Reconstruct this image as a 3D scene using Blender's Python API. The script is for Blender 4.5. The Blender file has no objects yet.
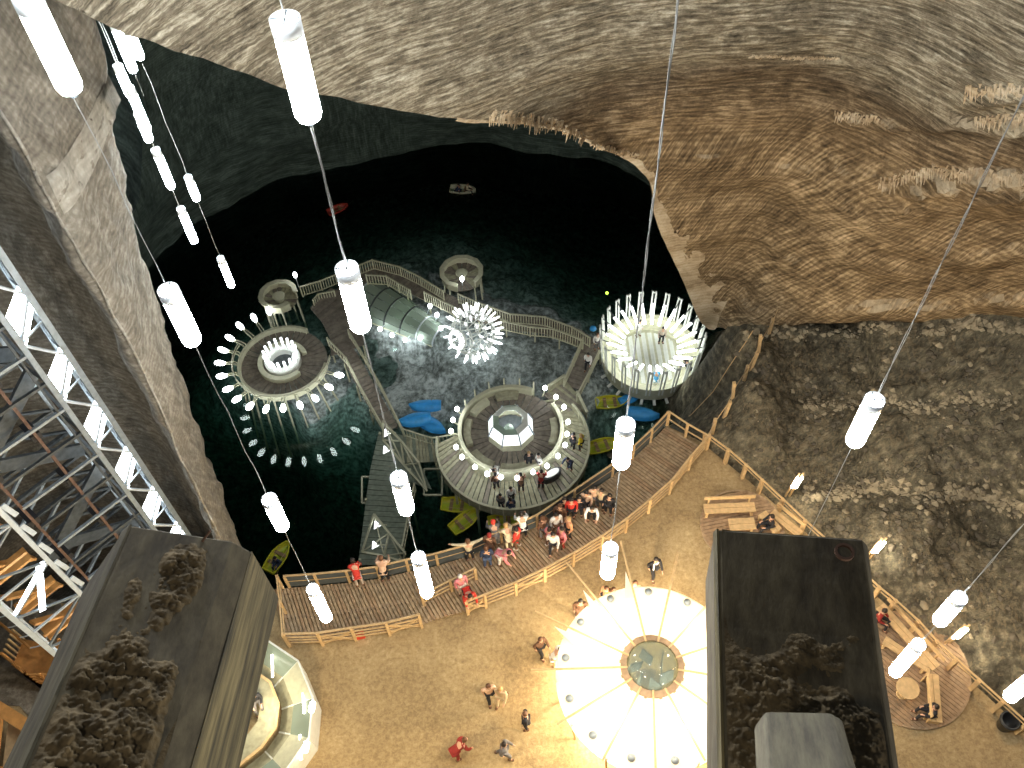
import bpy, bmesh, math, random
import numpy as np
from mathutils import Vector as V, Matrix, noise
random.seed(7)
S = bpy.context.scene
COL = S.collection
R = math.radians
# ---------------------------------------------------------------- camera
F_PX = 930.0
ALPHA = math.atan(688.8 / F_PX)
ROLL_S = -34 / 688.8; ROLL_C = math.sqrt(1 - ROLL_S ** 2)
CAM = V((0, 0, 36))
_fwd = V((0, math.sin(ALPHA), -math.cos(ALPHA)))
_u0 = V((0, math.cos(ALPHA), math.sin(ALPHA))); _r0 = V((1, 0, 0))
_right = _r0 * ROLL_C + _u0 * ROLL_S
_up = _u0 * ROLL_C - _r0 * ROLL_S
cam_data = bpy.data.cameras.new('camera'); cam = bpy.data.objects.new('camera', cam_data); COL.objects.link(cam)
cam_data.sensor_width = 36; cam_data.lens = F_PX / 1024 * 36; cam_data.clip_end = 500; cam_data.clip_start = .05
M = Matrix((_right, _up, -_fwd)).transposed().to_4x4(); M.translation = CAM
cam.matrix_world = M
S.camera = cam
# ---------------------------------------------------------------- world, big lights, exposure
S.view_settings.view_transform = 'Standard'; S.view_settings.look = 'None'
S.view_settings.gamma = 1; S.view_settings.use_curve_mapping = False
S.view_settings.exposure = 0.0
W = bpy.data.worlds.new('mine_dark'); S.world = W; W.use_nodes = True
W.node_tree.nodes['Background'].inputs[0].default_value = (.75, .85, 1, 1)
W.node_tree.nodes['Background'].inputs[1].default_value = .06
TUBE_E = 110; BULB_E = 22
def point_light(name, loc, power, col, size=.3):
    l = bpy.data.lights.new(name, 'POINT'); l.energy = power; l.color = col; l.shadow_soft_size = size
    o = bpy.data.objects.new(name, l); o.location = loc; COL.objects.link(o); return o
# unseen lamps assumed above the frame, and fill lights added around the gallery
point_light('upper_mine_lamp', (2, 17, 33), 4300, (.93, .97, 1), .5)
point_light('upper_mine_lamp', (15, 14, 30), 4000, (1, .96, .86), .5)
point_light('upper_mine_lamp', (-4, 8, 33), 1500, (.95, .98, 1), .5)
point_light('gallery_fill', (6, -6, 34), 1500, (1, .93, .8), .5)
point_light('gallery_fill', (.15, 2.3, 31), 70, (1, .8, .5), .1)  # unseen warm light added between the beams to light their side faces
point_light('gallery_fill', (-3, -1.5, 38.5), 210, (1, .88, .68), .3)  # unseen light added behind the camera to brighten the beam tops
# unseen warm lights added above the mine floor, standing in for its small lamps
point_light('warm_floor_fill', (17, 12, 6), 500, (1, .68, .34), .4)
point_light('warm_floor_fill', (-7, 6, 6), 1700, (1, .76, .42), .4)
point_light('warm_floor_fill', (1, 8, 10), 1800, (1, .8, .48), .4)
point_light('warm_floor_fill', (11, 19, 6), 350, (1, .72, .4), .4)

# ---------------------------------------------------------------- helpers
def ray(px, py): return _fwd * F_PX + _right * (px - 512) + _up * (384 - py)
def P(px, py, z=0.0):
    r = ray(px, py); return CAM + r * ((z - CAM.z) / r.z)
def PY(px, py, Y):
    r = ray(px, py); return CAM + r * (Y / r.y)
def px_of(p):
    q = V(p) - CAM; d = q.dot(_fwd); return 512 + q.dot(_right) / d * F_PX, 384 - q.dot(_up) / d * F_PX
def PD(px, py, d): return CAM + ray(px, py) * (d / F_PX)
def Zat(px, py, XY):
    """height on the vertical line through XY seen at (px,py)"""
    r = ray(px, py); t = (V((XY[0], XY[1])).length) / V((r.x, r.y)).length
    return CAM.z + r.z * t
def thing(name, label, cat, loc=(0, 0, 0), rz=0, group=None):
    o = bpy.data.objects.new(name, None); COL.objects.link(o); o.empty_display_size = .2
    o.location = loc; o.rotation_euler = (0, 0, rz); return tag(o, label, cat, group)
def tag(o, label=None, cat=None, group=None, kind=None):
    for k, v in (('label', label), ('category', cat), ('group', group), ('kind', kind)):
        if v: o[k] = v
    return o
def base_of(o):
    l = V((0, 0, 0))
    while o is not None: l = l + V(o.location); o = o.parent
    return l
class MB:
    def __init__(s): s.v = []; s.f = []; s.smooth = False
    def add(s, vs, fs):
        n = len(s.v); s.v += [V(p) for p in vs]; s.f += [tuple(i + n for i in f) for f in fs]; return s
    def box(s, c, d, rz=0, bev=0):
        x, y, z = d[0] / 2, d[1] / 2, d[2] / 2; m = Matrix.Rotation(rz, 3, 'Z'); c = V(c)
        vs = [c + m @ V((a * x, b * y, e * z)) for e in (-1, 1) for a, b in ((-1, -1), (1, -1), (1, 1), (-1, 1))]
        return s.add(vs, [(3, 2, 1, 0), (4, 5, 6, 7), (0, 1, 5, 4), (1, 2, 6, 5), (2, 3, 7, 6), (3, 0, 4, 7)])
    def bar(s, a, b, w, h=None, up=(0, 0, 1)):
        h = h or w; a = V(a); b = V(b); d = (b - a)
        if d.length < 1e-6: return s
        d.normalize(); u = V(up)
        if abs(d.dot(u)) > .98: u = V((0, 1, 0))
        x = d.cross(u).normalized(); y = x.cross(d).normalized()
        vs = [p + x * (i * w / 2) + y * (j * h / 2) for p in (a, b) for i, j in ((-1, -1), (1, -1), (1, 1), (-1, 1))]
        return s.add(vs, [(3, 2, 1, 0), (4, 5, 6, 7), (0, 1, 5, 4), (1, 2, 6, 5), (2, 3, 7, 6), (3, 0, 4, 7)])
    def tube(s, a, b, r, n=8, r2=None, cap=True):
        a = V(a); b = V(b); d = (b - a).normalized(); r2 = r if r2 is None else r2
        u = V((0, 0, 1)) if abs(d.z) < .9 else V((0, 1, 0))
        x = d.cross(u).normalized(); y = x.cross(d)
        vs = [a + (x * math.cos(t) + y * math.sin(t)) * r for t in [2 * math.pi * i / n for i in range(n)]]
        vs += [b + (x * math.cos(t) + y * math.sin(t)) * r2 for t in [2 * math.pi * i / n for i in range(n)]]
        fs = [(i, (i + 1) % n, n + (i + 1) % n, n + i) for i in range(n)]
        if cap: fs += [tuple(range(n))[::-1], tuple(range(n, 2 * n))]
        return s.add(vs, fs)
    def path(s, pts, r, n=6):
        for a, b in zip(pts, pts[1:]): s.tube(a, b, r, n)
        return s
    def lathe(s, prof, c=(0, 0, 0), n=24, axis=None, closed=False, a0=0, a1=2 * math.pi):
        c = V(c); full = abs(a1 - a0 - 2 * math.pi) < 1e-6; m = n if full else n + 1
        q = (V((0, 0, 1)).rotation_difference(V(axis)).to_matrix() if axis is not None else Matrix.Identity(3))
        vs = [c + q @ V((r * math.cos(a0 + (a1 - a0) * i / n), r * math.sin(a0 + (a1 - a0) * i / n), z)) for r, z in prof for i in range(m)]
        k = len(prof); fs = []
        for j in range(k if closed else k - 1):
            j2 = (j + 1) % k
            for i in range(n if full else n):
                i2 = (i + 1) % m if full else i + 1
                fs.append((j * m + i, j * m + i2, j2 * m + i2, j2 * m + i))
        if not closed:
            if prof[0][0] > 1e-4 and full: fs.append(tuple(range(m))[::-1])
            if prof[-1][0] > 1e-4 and full: fs.append(tuple((k - 1) * m + i for i in range(m)))
        elif not full:
            fs.append(tuple(j * m for j in range(k))); fs.append(tuple(j * m + m - 1 for j in range(k))[::-1])
        return s.add(vs, fs)
    def prism(s, poly, z0, z1):
        n = len(poly); vs = [(p[0], p[1], z0) for p in poly] + [(p[0], p[1], z1) for p in poly]
        return s.add(vs, [tuple(range(n))[::-1], tuple(range(n, 2 * n))] + [(i, (i + 1) % n, n + (i + 1) % n, n + i) for i in range(n)])
    def slab(s, quad, th):
        """4+ world points, thickened downward along the face normal"""
        q = [V(p) for p in quad]; n = len(q); nm = (q[1] - q[0]).cross(q[2] - q[0]).normalized() * th
        return s.add(q + [p - nm for p in q], [tuple(range(n)), tuple(range(n, 2 * n))[::-1]] + [(i, n + i, n + (i + 1) % n, (i + 1) % n) for i in range(n)])
    def grid(s, rows):
        m = len(rows[0]); vs = [p for r in rows for p in r]
        return s.add(vs, [(j * m + i, j * m + i + 1, (j + 1) * m + i + 1, (j + 1) * m + i) for j in range(len(rows) - 1) for i in range(m - 1)])
    def mesh(s, name, mat=None, off=V((0, 0, 0)), smooth=None):
        me = bpy.data.meshes.new(name); me.from_pydata([tuple(p - off) for p in s.v], [], s.f)
        bm = bmesh.new(); bm.from_mesh(me); bmesh.ops.recalc_face_normals(bm, faces=bm.faces); bm.to_mesh(me); bm.free()
        if mat: me.materials.append(mat)
        if smooth if smooth is not None else s.smooth: me.polygons.foreach_set('use_smooth', [True] * len(me.polygons))
        me.update(); return me
    def build(s, name, mat, parent=None, smooth=None, kind=None, label=None):
        off = base_of(parent) if parent is not None else V((0, 0, 0))
        o = bpy.data.objects.new(name, s.mesh(name, mat, off, smooth)); COL.objects.link(o)
        if parent is not None: o.parent = parent
        if kind: o['kind'] = kind
        if label: o['label'] = label
        return o
def inst(name, mesh, parent, loc=(0, 0, 0), rot=None, mat=None, scale=None):
    o = bpy.data.objects.new(name, mesh); COL.objects.link(o); o.parent = parent; o.location = loc
    if rot is not None:
        o.rotation_euler = rot
    if scale: o.scale = scale
    return o
def copy_tree(o, parent=None):
    c = o.copy(); COL.objects.link(c); c.parent = parent
    for ch in list(o.children): copy_tree(ch, c)
    return c
def setmat(o, mat):
    o.material_slots[0].link = 'OBJECT'; o.material_slots[0].material = mat

# ---------------------------------------------------------------- materials
def newmat(name):
    m = bpy.data.materials.new(name); m.use_nodes = True; nt = m.node_tree; b = nt.nodes['Principled BSDF']; return m, nt, b
def mat(name, col, rough=.6, metal=0, vary=.12, scale=8, bump=.15, spec=.4, sheen=0, stretch=(1, 1, 1)):
    m, nt, b = newmat(name); N = nt.nodes; L = nt.links
    tc = N.new('ShaderNodeTexCoord'); mp = N.new('ShaderNodeMapping'); mp.inputs['Scale'].default_value = stretch
    no = N.new('ShaderNodeTexNoise'); no.inputs['Scale'].default_value = scale; no.inputs['Detail'].default_value = 5
    L.new(tc.outputs['Object'], mp.inputs[0]); L.new(mp.outputs[0], no.inputs['Vector'])
    cr = N.new('ShaderNodeValToRGB'); e = cr.color_ramp.elements
    e[0].position = .3; e[1].position = .7
    e[0].color = tuple(c * (1 - vary) for c in col) + (1,); e[1].color = tuple(min(1, c * (1 + vary)) for c in col) + (1,)
    L.new(no.outputs[0], cr.inputs[0]); L.new(cr.outputs[0], b.inputs['Base Color'])
    b.inputs['Roughness'].default_value = rough; b.inputs['Metallic'].default_value = metal
    b.inputs['Specular IOR Level'].default_value = spec
    if bump:
        bp = N.new('ShaderNodeBump'); bp.inputs['Strength'].default_value = bump; bp.inputs['Distance'].default_value = .02
        L.new(no.outputs[0], bp.inputs['Height']); L.new(bp.outputs[0], b.inputs['Normal'])
    return m
def glow(name, col, e):
    m, nt, b = newmat(name); b.inputs['Base Color'].default_value = (*col, 1)
    b.inputs['Emission Color'].default_value = (*col, 1); b.inputs['Emission Strength'].default_value = e; b.inputs['Roughness'].default_value = .4
    return m
def rock(name, cols, str1, str2, rot1=(0, 0, 0), rot2=(0, 0, 0), bump=.6, dist=.25, mask_scale=.12, fine=9, wave=1.6, thr=.5, gr=None, dust=None, zmask=None, dr=(.80, 1.02)):
    """striated salt rock: two families of pick marks masked against each other, plus blotches and pale salt crust"""
    m, nt, b = newmat(name); N = nt.nodes; L = nt.links
    tc = N.new('ShaderNodeTexCoord')
    def mapping(scale, rot):
        mp = N.new('ShaderNodeMapping'); mp.vector_type = 'TEXTURE'; mp.inputs['Scale'].default_value = [1 / q for q in scale]; mp.inputs['Rotation'].default_value = rot
        L.new(tc.outputs['Object'], mp.inputs[0]); return mp.outputs[0]
    def nz(vec, sc, det=8, rough=.6, dis=0):
        n = N.new('ShaderNodeTexNoise'); n.inputs['Scale'].default_value = sc; n.inputs['Detail'].default_value = det
        n.inputs['Roughness'].default_value = rough; n.inputs['Distortion'].default_value = dis
        L.new(vec, n.inputs['Vector']); return n.outputs[0]
    def math_(op, a, bb, clamp=False):
        n = N.new('ShaderNodeMath'); n.operation = op; n.use_clamp = clamp
        for i, x in enumerate((a, bb)):
            if isinstance(x, (int, float)): n.inputs[i].default_value = x
            elif x is not None: L.new(x, n.inputs[i])
        return n.outputs[0]
    def mixf(f, a, bb):
        n = N.new('ShaderNodeMix'); n.data_type = 'FLOAT'; L.new(f, n.inputs[0])
        L.new(a, n.inputs[2]); L.new(bb, n.inputs[3]); return n.outputs[0]
    s1 = nz(mapping(str1, rot1), 1.0, 10, .72, .18); s2 = nz(mapping(str2, rot2), 1.0, 10, .7, .12)
    w = N.new('ShaderNodeTexWave'); w.wave_type = 'BANDS'; w.bands_direction = 'Z'; w.inputs['Scale'].default_value = wave
    w.inputs['Distortion'].default_value = 9; w.inputs['Detail'].default_value = 4; w.inputs['Detail Scale'].default_value = .6
    L.new(mapping((.35, .35, 1), rot1), w.inputs['Vector'])
    obj_ = mapping((1, 1, 1), (0, 0, 0))
    big = nz(obj_, mask_scale, 3, .5)
    mk = math_('MULTIPLY', math_('SUBTRACT', big, thr), 14, True)
    if zmask:      # slanting pick marks below this height, level ones above
        sz = N.new('ShaderNodeSeparateXYZ'); L.new(tc.outputs['Object'], sz.inputs[0])
        mk = math_('ADD', math_('MULTIPLY', math_('SUBTRACT', zmask, sz.outputs[2]), .55), math_('MULTIPLY', math_('SUBTRACT', big, .5), 7), True)
    sm = mixf(mk, s1, s2)
    st = math_('ADD', math_('MULTIPLY', sm, .93), math_('MULTIPLY', w.outputs['Fac'], .07))
    blot = nz(obj_, .55, 7, .65, 1.2)
    fn = nz(obj_, fine, 6, .7)
    val = math_('ADD', math_('ADD', math_('MULTIPLY', st, .62), math_('MULTIPLY', blot, .28)), math_('MULTIPLY', fn, .16))
    cr = N.new('ShaderNodeValToRGB'); cr.color_ramp.interpolation = 'LINEAR'
    pos = (.38, .46, .53, .58, .66)
    el = cr.color_ramp.elements
    while len(el) < 5: el.new(.5)
    for i, p in enumerate(pos): el[i].position = p; el[i].color = (*cols[i], 1)
    L.new(val, cr.inputs[0]); out = cr.outputs[0]
    if gr:   # the rock itself turns from one tint to another with height (salt above, stained clayey salt below)
        sp = N.new('ShaderNodeSeparateXYZ'); L.new(tc.outputs['Object'], sp.inputs[0])
        mr = N.new('ShaderNodeMapRange'); mr.inputs[1].default_value = gr[0]; mr.inputs[2].default_value = gr[1]
        L.new(math_('ADD', sp.outputs[2], math_('MULTIPLY', math_('SUBTRACT', big, .5), 7)), mr.inputs[0])
        tint = N.new('ShaderNodeValToRGB'); te = tint.color_ramp.elements
        while len(te) < len(gr[2]): te.new(.5)
        for i, (q, c) in enumerate(gr[2]): te[i].position = q; te[i].color = (*c, 1)
        L.new(mr.outputs[0], tint.inputs[0])
        mul = N.new('ShaderNodeMix'); mul.data_type = 'RGBA'; mul.blend_type = 'MULTIPLY'; mul.inputs[0].default_value = 1
        L.new(out, mul.inputs[6]); L.new(tint.outputs[0], mul.inputs[7]); out = mul.outputs[2]
    if dust:   # pale dust and gravel settled on the flat ledges
        ge = N.new('ShaderNodeNewGeometry'); s2_ = N.new('ShaderNodeSeparateXYZ'); L.new(ge.outputs['True Normal'], s2_.inputs[0])
        mr2 = N.new('ShaderNodeMapRange'); mr2.inputs[1].default_value = dr[0]; mr2.inputs[2].default_value = dr[1]; mr2.inputs[4].default_value = .85
        L.new(math_('ADD', s2_.outputs[2], math_('MULTIPLY', math_('SUBTRACT', fn, .5), .35)), mr2.inputs[0])
        mx_ = N.new('ShaderNodeMix'); mx_.data_type = 'RGBA'; L.new(mr2.outputs[0], mx_.inputs[0]); L.new(out, mx_.inputs[6]); mx_.inputs[7].default_value = (*dust, 1); out = mx_.outputs[2]
    L.new(out, b.inputs['Base Color']); b.inputs['Roughness'].default_value = .85; b.inputs['Specular IOR Level'].default_value = .25
    h = math_('ADD', math_('MULTIPLY', st, 1.0), math_('MULTIPLY', fn, .25))
    bp = N.new('ShaderNodeBump'); bp.inputs['Strength'].default_value = bump; bp.inputs['Distance'].default_value = dist
    L.new(h, bp.inputs['Height']); L.new(bp.outputs[0], b.inputs['Normal'])
    return m
M_ = {}
def ground_mat(name):
    m, nt, b = newmat(name); N = nt.nodes; L = nt.links; tc = N.new('ShaderNodeTexCoord')
    def nz(sc, det, rough, dis=0):
        n = N.new('ShaderNodeTexNoise'); n.inputs['Scale'].default_value = sc; n.inputs['Detail'].default_value = det; n.inputs['Roughness'].default_value = rough; n.inputs['Distortion'].default_value = dis
        L.new(tc.outputs['Object'], n.inputs['Vector']); return n.outputs[0]
    big, fine = nz(.45, 5, .6, .6), nz(5.5, 9, .8, .3)
    ad = N.new('ShaderNodeMath'); ad.operation = 'MULTIPLY_ADD'; ad.inputs[1].default_value = .62; L.new(fine, ad.inputs[0])
    m2 = N.new('ShaderNodeMath'); m2.operation = 'MULTIPLY'; m2.inputs[1].default_value = .38; L.new(big, m2.inputs[0]); L.new(m2.outputs[0], ad.inputs[2])
    cr = N.new('ShaderNodeValToRGB'); el = cr.color_ramp.elements
    while len(el) < 4: el.new(.5)
    for i, (p, c) in enumerate(((.36, (.20, .14, .07)), (.46, (.31, .22, .115)), (.54, (.40, .295, .155)), (.66, (.56, .43, .25)))): el[i].position = p; el[i].color = (*c, 1)
    L.new(ad.outputs[0], cr.inputs[0]); L.new(cr.outputs[0], b.inputs['Base Color']); b.inputs['Roughness'].default_value = .9; b.inputs['Specular IOR Level'].default_value = .2
    bp = N.new('ShaderNodeBump'); bp.inputs['Strength'].default_value = .6; bp.inputs['Distance'].default_value = .05; L.new(fine, bp.inputs['Height']); L.new(bp.outputs[0], b.inputs['Normal']); return m
M_['wall_arch'] = rock('striated_salt_wall', [(.03, .023, .016), (.13, .11, .08), (.26, .22, .165), (.46, .41, .32), (.78, .73, .62)],
                       (1.5, .6, 10), (.7, .15, 13), (0, R(2), 0), (0, R(-60), 0), bump=.85, dist=.12, zmask=11.5, dust=(.60, .50, .35), dr=(.45, .85), mask_scale=.11, thr=.5, wave=1.1,
    gr=(0, 22, [(0, (1, .82, .6)), (.42, (1, .80, .56)), (.55, (.78, .63, .46)), (.62, (.55, .46, .36)), (.68, (.88, .84, .74)), (.8, (.98, .98, .93))]))
M_['wall_left'] = rock('grey_salt_wall', [(.08, .068, .05), (.14, .12, .092), (.20, .175, .135), (.27, .24, .19), (.38, .35, .29)],
                       (4, 4, 1.0), (3, 3, 5), (R(20), 0, 0), (R(35), 0, 0), bump=.5, dist=.12, fine=9)
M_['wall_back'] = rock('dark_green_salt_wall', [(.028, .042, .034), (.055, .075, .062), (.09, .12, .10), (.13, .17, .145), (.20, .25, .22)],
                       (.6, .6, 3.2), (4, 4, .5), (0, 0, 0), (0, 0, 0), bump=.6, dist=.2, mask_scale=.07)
M_['slope'] = rock('rubble_slope', [(.03, .026, .018), (.075, .065, .045), (.13, .115, .08), (.21, .18, .12), (.40, .34, .23)],
                   (2.6, 2.6, 2.6), (1.5, 4, 2), (0, 0, 0), (0, 0, R(30)), bump=1, dist=.2, fine=8, mask_scale=.2, wave=.5, dust=(.30, .235, .145), dr=(.86, 1.06))
M_['jamb'] = rock('pale_sandy_salt', [(.24, .17, .10), (.42, .31, .19), (.58, .45, .29), (.66, .54, .37), (.78, .68, .52)],
                  (.6, .6, 1.4), (.8, .8, 2), bump=.5, dist=.2)
M_['floor'] = ground_mat('sandy_mine_floor')
M_['band'] = rock('pale_grey_salt', [(.17, .15, .12), (.24, .215, .17), (.30, .27, .22), (.35, .32, .26), (.44, .41, .35)], (4, 4, 1), (3, 3, 5), bump=.4, dist=.1)
M_['isle'] = rock('salt_islet', [(.05, .06, .055), (.12, .14, .13), (.26, .30, .29), (.44, .50, .49), (.6, .66, .66)],
                  (2.5, 2.5, 2), (3, 1.5, 2), bump=.8, dist=.15, fine=7, mask_scale=.25)
M_['wood'] = mat('pale_pine', (.62, .43, .22), .6, 0, .15, 6, .1)
M_['wood_o'] = mat('orange_pine', (.62, .30, .09), .6, 0, .15, 5, .1)
M_['deck'] = mat('brown_deck_boards', (.36, .26, .16), .7, 0, .3, 5, .2, stretch=(1, 1, 1))
M_['deck_g'] = mat('grey_green_boards', (.36, .345, .235), .7, 0, .25, 4, .2)
M_['deck_e'] = mat('weathered_grey_boards', (.25, .22, .175), .7, 0, .25, 4, .2)
M_['deck_d'] = mat('weathered_dark_boards', (.215, .185, .15), .7, 0, .3, 4, .2)
M_['cream'] = mat('cream_painted_wood', (.58, .57, .41), .55, 0, .1, 5, .08)
M_['white'] = mat('white_painted_wood', (.82, .84, .78), .5, 0, .05, 5, .05)
M_['steel'] = mat('galvanised_steel', (.33, .38, .42), .45, .45, .15, 6, .05)
M_['steel_d'] = mat('dark_steel', (.09, .10, .105), .5, .4, .3, 6, .05)
M_['steel_w'] = mat('pale_steel', (.66, .72, .76), .4, .2, .08, 6, .05)
M_['rust'] = mat('rusty_guide_rail', (.17, .10, .07), .7, .3, .3, 8, .1)
M_['cable'] = mat('grey_steel_cable', (.3, .3, .28), .5, .3, .1, 20, 0)
M_['black'] = mat('black_paint', (.02, .02, .022), .5, 0, .1, 5, 0)
M_['tube'] = glow('white_lamp_tube', (.92, .97, 1), TUBE_E)
M_['tube_far'] = glow('far_lamp_tube', (.86, .96, 1), 60)
M_['bulb'] = glow('small_white_lamp', (.93, .98, 1), BULB_E)
M_['bulb_s'] = glow('sphere_lamp', (.93, .98, 1), 2.6)
M_['warm_soft'] = glow('soft_warm_lamp', (1, .93, .8), 8)
M_['fin'] = glow('fin_lamp', (.95, 1, .97), 7)
M_['warm_tube'] = glow('warm_lamp_tube', (1, .9, .7), 60)
M_['fluo'] = glow('tower_light_panel', (.88, .96, 1), 14)
M_['frost'] = mat('frosted_lamp_glass', (.85, .9, .93), .3, 0, .03, 5, 0)
M_['boat_y'] = mat('yellow_boat_paint', (.62, .58, .04), .4, 0, .15, 3, .05)
M_['boat_b'] = mat('blue_boat_paint', (.05, .36, .80), .4, 0, .12, 3, .05)
M_['boat_r'] = mat('red_boat_paint', (.5, .06, .04), .4, 0, .12, 3, .05)
M_['boat_in'] = mat('boat_bench_wood', (.30, .20, .10), .6, 0, .2, 6, .05)
M_['mesh_panel'] = mat('dark_grey_rail_panel', (.085, .10, .105), .6, 0, .15, 3, .05)
M_['bin'] = mat('black_plastic', (.03, .03, .03), .4, 0, .1, 5, 0)
# old timber of the near beams: long grain
def timber(name, cols, s, bump=.5):
    m, nt, b = newmat(name); N = nt.nodes; L = nt.links
    tc = N.new('ShaderNodeTexCoord'); mp = N.new('ShaderNodeMapping'); mp.inputs['Scale'].default_value = s
    L.new(tc.outputs['Object'], mp.inputs[0])
    n = N.new('ShaderNodeTexNoise'); n.inputs['Scale'].default_value = 1; n.inputs['Detail'].default_value = 9; n.inputs['Roughness'].default_value = .65
    L.new(mp.outputs[0], n.inputs['Vector']); cr = N.new('ShaderNodeValToRGB'); el = cr.color_ramp.elements; el.new(.5)
    for i, p in enumerate((.36, .5, .64)): el[i].position = p; el[i].color = (*cols[i], 1)
    L.new(n.outputs[0], cr.inputs[0]); L.new(cr.outputs[0], b.inputs['Base Color']); b.inputs['Roughness'].default_value = .85
    bp = N.new('ShaderNodeBump'); bp.inputs['Strength'].default_value = bump; bp.inputs['Distance'].default_value = .01
    L.new(n.outputs[0], bp.inputs['Height']); L.new(bp.outputs[0], b.inputs['Normal']); return m
M_['timber'] = timber('old_beam_timber', [(.065, .053, .033), (.115, .095, .058), (.175, .148, .09)], (14, 5, 14))
M_['timber_s'] = timber('lit_streaked_timber', [(.05, .045, .028), (.19, .155, .075), (.38, .31, .15)], (30, 1.6, 30))  # yellow wood grain, with the warm light on the beam sides painted in
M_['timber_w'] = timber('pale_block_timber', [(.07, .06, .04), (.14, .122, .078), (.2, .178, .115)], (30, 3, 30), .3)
M_['dirt'] = mat('dry_brown_dirt', (.15, .112, .06), .95, 0, .5, 25, .6)
# water: clear, tinted, mirror-like by Fresnel
m, nt, b = newmat('dark_lake_water'); N = nt.nodes; L = nt.links
N.remove(b); tr = N.new('ShaderNodeBsdfTransparent'); tr.inputs[0].default_value = (.8, .9, .86, 1)
gl = N.new('ShaderNodeBsdfGlossy'); gl.inputs['Roughness'].default_value = .04; gl.inputs['Color'].default_value = (.9, 1, .95, 1)
fr = N.new('ShaderNodeFresnel'); fr.inputs[0].default_value = 1.33; mx = N.new('ShaderNodeMixShader')
nz_ = N.new('ShaderNodeTexNoise'); nz_.inputs['Scale'].default_value = 2.5; bp = N.new('ShaderNodeBump'); bp.inputs['Strength'].default_value = .12; bp.inputs['Distance'].default_value = .05
L.new(nz_.outputs[0], bp.inputs['Height']); L.new(bp.outputs[0], gl.inputs['Normal']); L.new(bp.outputs[0], fr.inputs['Normal'])
L.new(fr.outputs[0], mx.inputs[0]); L.new(tr.outputs[0], mx.inputs[1]); L.new(gl.outputs[0], mx.inputs[2]); L.new(mx.outputs[0], N['Material Output'].inputs[0])
va = N.new('ShaderNodeVolumeAbsorption'); va.inputs['Color'].default_value = (.12, .42, .32, 1); va.inputs['Density'].default_value = .5
L.new(va.outputs[0], N['Material Output'].inputs['Volume'])
M_['water'] = m
def glassy(name, col, tfac, rough=.1, transl=None):
    m, nt, b = newmat(name); N = nt.nodes; L = nt.links
    b.inputs['Base Color'].default_value = (*col, 1); b.inputs['Roughness'].default_value = rough
    t = N.new('ShaderNodeBsdfTransparent'); t.inputs[0].default_value = (min(1, col[0] + .25), min(1, col[1] + .25), min(1, col[2] + .25), 1)
    mx = N.new('ShaderNodeMixShader'); mx.inputs[0].default_value = tfac
    L.new(b.outputs[0], mx.inputs[1]); L.new(t.outputs[0], mx.inputs[2]); L.new(mx.outputs[0], N['Material Output'].inputs[0]); return m
M_['glass'] = glassy('greenish_glass', (.5, .58, .5), .55)
M_['glass_d'] = glassy('smoky_glass', (.2, .25, .24), .6)
def fabric(name, col):
    m, nt, b = newmat(name); N = nt.nodes; L = nt.links
    b.inputs['Base Color'].default_value = (*col, 1); b.inputs['Roughness'].default_value = .8
    t = N.new('ShaderNodeBsdfTranslucent'); t.inputs[0].default_value = (*col, 1); mx = N.new('ShaderNodeMixShader'); mx.inputs[0].default_value = .5
    L.new(b.outputs[0], mx.inputs[1]); L.new(t.outputs[0], mx.inputs[2]); L.new(mx.outputs[0], N['Material Output'].inputs[0]); return m
M_['canvas'] = fabric('white_tent_fabric', (.93, .90, .82))
# ================================================================ STRUCTURE
def resample(ctrl, nu, nv):
    """ctrl: rows of control points -> dense rows, Catmull-Rom both ways"""
    def cr(p, t):
        n = len(p) - 1; x = t * n; i = min(int(x), n - 1); u = x - i
        a = p[max(i - 1, 0)]; b = p[i]; c = p[i + 1]; d = p[min(i + 2, n)]
        return .5 * ((2 * b) + (c - a) * u + (2 * a - 5 * b + 4 * c - d) * u * u + (3 * b - a - 3 * c + d) * u ** 3)
    rows = [[cr(r, i / (nu - 1)) for i in range(nu)] for r in ctrl]
    return [[cr([r[i] for r in rows], j / (nv - 1)) for i in range(nu)] for j in range(nv)]
def roughen(rows, amp, sc, seed, keep_edge=0, stretch=(1, 1, 1)):
    nv = len(rows); nu = len(rows[0]); out = []
    for j in range(nv):
        r = []
        for i in range(nu):
            p = rows[j][i]; du = rows[j][min(i + 1, nu - 1)] - rows[j][max(i - 1, 0)]; dv = rows[min(j + 1, nv - 1)][i] - rows[max(j - 1, 0)][i]
            n = du.cross(dv).normalized(); q = V((p.x * stretch[0], p.y * stretch[1], p.z * stretch[2])) * sc + V((seed, 0, 0))
            h = noise.fractal(q, .9, 2.1, 5) * amp
            r.append(p + n * h)
        out.append(r)
    return out
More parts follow.
